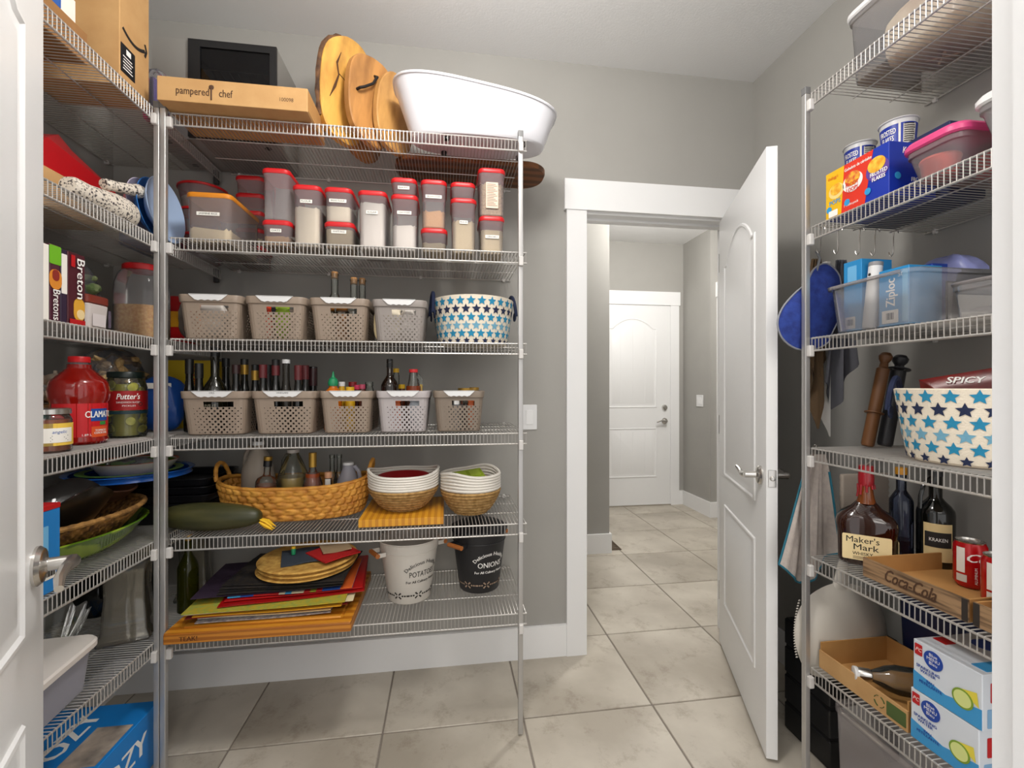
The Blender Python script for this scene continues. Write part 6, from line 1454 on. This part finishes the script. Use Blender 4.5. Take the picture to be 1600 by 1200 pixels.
# ---- lowest shelf and dustpan
t = thing('dustpan', 'white plastic dustpan with comb teeth hanging on the shelf end below the towel', 'dustpan', (X(1318, 1.262), 1.268, .69))
def dp(u, v): return (X(u, 1.268) - X(1318, 1.262), 0, Z(u, v, 1.268) - .69)
hd = MB().tube([dp(1318, 872), dp(1316, 890), dp(1314, 915), dp(1308, 940)], [.014, .02, .03, .05], 14, flat=.4); hd.build('handle', mat('dustpan_white', 'c8c2b8', .35), t)
out = [dp(*p) for p in ((1300, 912), (1330, 912), (1358, 925), (1378, 955), (1386, 990), (1380, 1020), (1366, 1045), (1330, 1060), (1290, 1060), (1262, 1050), (1248, 1025), (1241, 990), (1247, 955), (1268, 928))]
so_ = smooth_loop(out)
MB().loft(infl(so_, .042)).build('pan', mat('dustpan_white', 'c8c2b8', .35), t, smooth=60)
b = MB()
for k in range(22):
    v = 938 + k * 4.2; u = 1241 + ((v - 990) / 50) ** 2 * 7; p = Vector(dp(u + 1, v)); b.tube([tuple(p), tuple(p + Vector((-.006, -.002, 0)))], [.0026, .0014], 5)
b.build('comb_teeth', mat('dustpan_white', 'c8c2b8', .35), t, kind='stuff')
MB().tube([(.0, -.03, .036), (0, -.026, .042), (0, -.02, .03), (0, -.002, .012), (0, .0, -.0)], .0018, 6).build('hang_hook', STEEL, t)
o = rbin('navy_bin', 'dark navy plastic bin standing at the back of the lowest right shelf', 'bin', 1.36, 1.49, 1.02, 1.215, q5, .235, mat('navy_plastic', '121f4a', .4), None, rimonly=True)
MB().loft([rr(.10, .165, .02, .02), rr(.10, .165, .02, .022)]).build('inner_floor', mat('navy_plastic', '121f4a', .4), o)
t, w, d = tray('cardboard_tray', 'plain cardboard tray with a glass bottle lying in it on the lowest right shelf', 'tray', XF + .004, 1.35, .962, 1.228, q5, .052, CARD, CARDIN, hb=.075)
patch(t, 'green_print', mat('recycle_green', '4a5c2c', .8), .05, .036, FACE(.105, -d / 2 - .0004, .026)); b = MB()
for k in range(4): b.tube([(.06 + .014 * cos(a_), -d / 2 - .0004, .027 + .014 * sin(a_)) for a_ in [k * pi / 2 + .2 + .18 * q for q in range(7)]], .0022, 5, flat=.3)
b.build('recycle_mark', mat('recycle_green', '4a5c2c', .8), t)
t = thing('lying_bottle', 'clear glass bottle with a silver neck lying in the cardboard tray', 'bottle', (1.20, 1.0, q5 + .042), rot=(radians(90), 0, radians(-118)))
MB().lathe([(0, -.11), (.034, -.108), (.0365, -.1), (.0365, .02), (.03, .045), (.015, .075), (.0145, .1), (0, .1)], 28).build('body', GLASS, t)
MB().lathe([(.0150, .078), (.0165, .08), (.0165, .108), (.0155, .11)], 24).build('silver_neck', STEEL, t); MB().lathe([(.0165, .109), (.0172, .11), (.0172, .118), (0, .119)], 24).build('cap', WHITEP, t)
t.location = (1.225, 1.06, q5 + .052)
WBOX = mat('carton_white', 'd4dae2', .45); LB = mat('sky_print', '3a94cc', .45); NB_ = mat('menu_blue', '14409c', .45)
def water(label, z, yoff):
    ya, yb = .805 + yoff, .948 + yoff; w, d, h = yb - ya, .24, .119
    t = thing('water_carton', label, 'box', (XF + .004 + d / 2, (ya + yb) / 2, z), -pi / 2, 'sparkling water cartons')
    MB().rbox(w, d, h, .0015, .0008, n=1).build('carton', WBOX, t, smooth=0)
    f = -d / 2
    MB().loft([[(-w / 2 + .0005, f - .0003, .001), (w / 2 - .0005, f - .0003, .001), (w / 2 - .0005, f - .0003, .045), (0, f - .0003, .030), (-w / 2 + .0005, f - .0003, .045)], [(-w / 2 + .0005, f - .0006, .001), (w / 2 - .0005, f - .0006, .001), (w / 2 - .0005, f - .0006, .045), (0, f - .0006, .030), (-w / 2 + .0005, f - .0006, .045)]]).build('water_print', LB, t, smooth=0)
    patch(t, 'red_badge', RED, .017, .026, FACE(-w / 2 + .013, f - .0008, h - .02))
    text(t, 'PC', FACE(-w / 2 + .013, f - .0016, h - .02), .012, WHITEINK, shear=.3)
    MB().lathe([(0, 0), (.021, 0), (.021, .0005), (0, .0005)], 32, FACE(-w / 2 + .046, f - .0008, h - .028)).build('blue_oval', NB_, t)
    text(t, 'Blue\nMENU\nBleu', FACE(-w / 2 + .046, f - .0015, h - .027), .0105, WHITEINK, width=.028)
    text(t, 'SPARKLING\nWATER', FACE(-w / 2 + .034, f - .0012, h - .062), .0095, NB_, width=.052, bold=.0004)
    text(t, 'EAU\nPÉTILLANTE', FACE(-w / 2 + .040, f - .0012, h - .088), .009, NB_, width=.05, bold=.0003)
    for (cx_, cz_, r_) in ((.035, .045, .021),):
        MB().lathe([(0, 0), (r_, 0), (r_, .0004), (0, .0004)], 28, FACE(cx_, f - .0012, cz_)).build('lime_print', mat('lime_rind', '7a9a2c', .5), t)
        MB().lathe([(0, 0), (r_ * .82, 0), (r_ * .82, .0004), (0, .0004)], 28, FACE(cx_, f - .0018, cz_)).build('lime_flesh', mat('lime_flesh', 'd4dc8c', .5), t)
    MB().loft([[(.03, f - .001, .065), (.066, f - .001, .045), (.062, f - .001, .075)], [(.03, f - .0013, .065), (.066, f - .0013, .045), (.062, f - .0013, .075)]]).build('lemon_wedge', mat('lemon_print', 'e0d048', .5), t, smooth=0)
    patch(t, 'top_oval', NB_, .05, .06, TR(-.02, .02, h + .0003), r=.024); patch(t, 'top_badge', RED, .03, .03, TR(-.05, -.06, h + .0004)); patch(t, 'top_blue', LB, .03, .16, TR(.05, -.02, h + .0003))
    patch(t, 'side_blue', mat('side_print', '7fa8cc', .5), d * .9, .04, FACE(w / 2 + .0004, 0, .025, pi / 2)); patch(t, 'red_badge', RED, .03, .042, FACE(w / 2 + .0004, -.085, h - .04, pi / 2)); MB().lathe([(0, 0), (.024, 0), (.024, .0005), (0, .0005)], 32, FACE(w / 2 + .0004, -.035, h - .036, pi / 2)).build('blue_oval', NB_, t)
    text(t, 'EAU', FACE(w / 2 + .0008, -.05, .03, pi / 2), .022, NB_, bold=.0008)
water('white and blue sparkling water carton on top of its twin', q5 + .1205, 0)
water('lower white and blue sparkling water carton standing on the wire shelf', q5, .006)
# ---- on the floor under the right shelves
o = rbin('floor_bin', 'frosted plastic bin on the floor under the lowest right shelf', 'bin', 1.145, 1.45, .93, 1.215, .001, .295, FROST, None, rimonly=True)
t = thing('black_crate', 'black slatted crate on the floor behind the open door', 'crate', (1.35, 1.40, .001))
for z in (.004, .105, .206, .307): MB().rbox(.26, .2, .09, .006, .003, z=z).build('slat', BLACK, t)
MB().box(-.125, .125, -.095, .095, .0, .4).build('core', mat('crate_core', '08080a', .7), t, smooth=0)

# ================================================================= printing and small fittings belong to the part that carries them
CARRY = ('body', 'box', 'carton', 'can', 'cup', 'slab', 'fabric_tub', 'pan', 'bag', 'packet', 'roll', 'cover_plate', 'tub', 'front_wall')
PRINT = ('lettering', 'label', 'fine_print', 'barcode', 'print', 'panel', 'badge', 'stripe', 'picture', 'mark', 'arrow', 'sticker', 'oval', 'band', 'wrap', 'top', 'wedge', 'flesh', 'spot', 'side', 'base', 'end', 'tab', 'slip', 'seal', 'leaf', 'crack', 'diamond', 'rocker', 'seam', 'holes', 'ridge', 'button', 'edge', 'inner')
def stem(o): return o.name.split('.')[0]
for t in [o for o in SC.objects if o.parent is None and o.type == 'EMPTY']:
    kids = list(t.children); host = [c for c in kids if stem(c) in CARRY and c.matrix_basis == ID]
    lid = [c for c in kids if stem(c) == 'lid' and c.matrix_basis == ID]
    if not host: continue
    P_ = lambda c: stem(c).split('_')[-1] in PRINT or stem(c) in ('fine_print', 'comb_teeth')
    lab = [c for c in kids if stem(c) in ('label', 'label_panel', 'name_label') and c.matrix_basis == ID]
    if len([c for c in kids if not (P_(c) and stem(c) not in CARRY and c is not host[0])]) < 2:
        if lab:
            for c in kids:
                if stem(c) in ('lettering', 'fine_print', 'barcode', 'label_panel') and c is not lab[0] and c.matrix_basis == ID: c.parent = lab[0]
        continue
    for c in kids:
        s = stem(c)
        if c is host[0] or s in CARRY or c.matrix_basis != ID and s != 'rocker': continue
        if s in ('pull_tab', 'lid_handle') and lid: c.parent = lid[0]
        elif s.split('_')[-1] in PRINT or s in ('fine_print', 'comb_teeth'): c.parent = host[0]
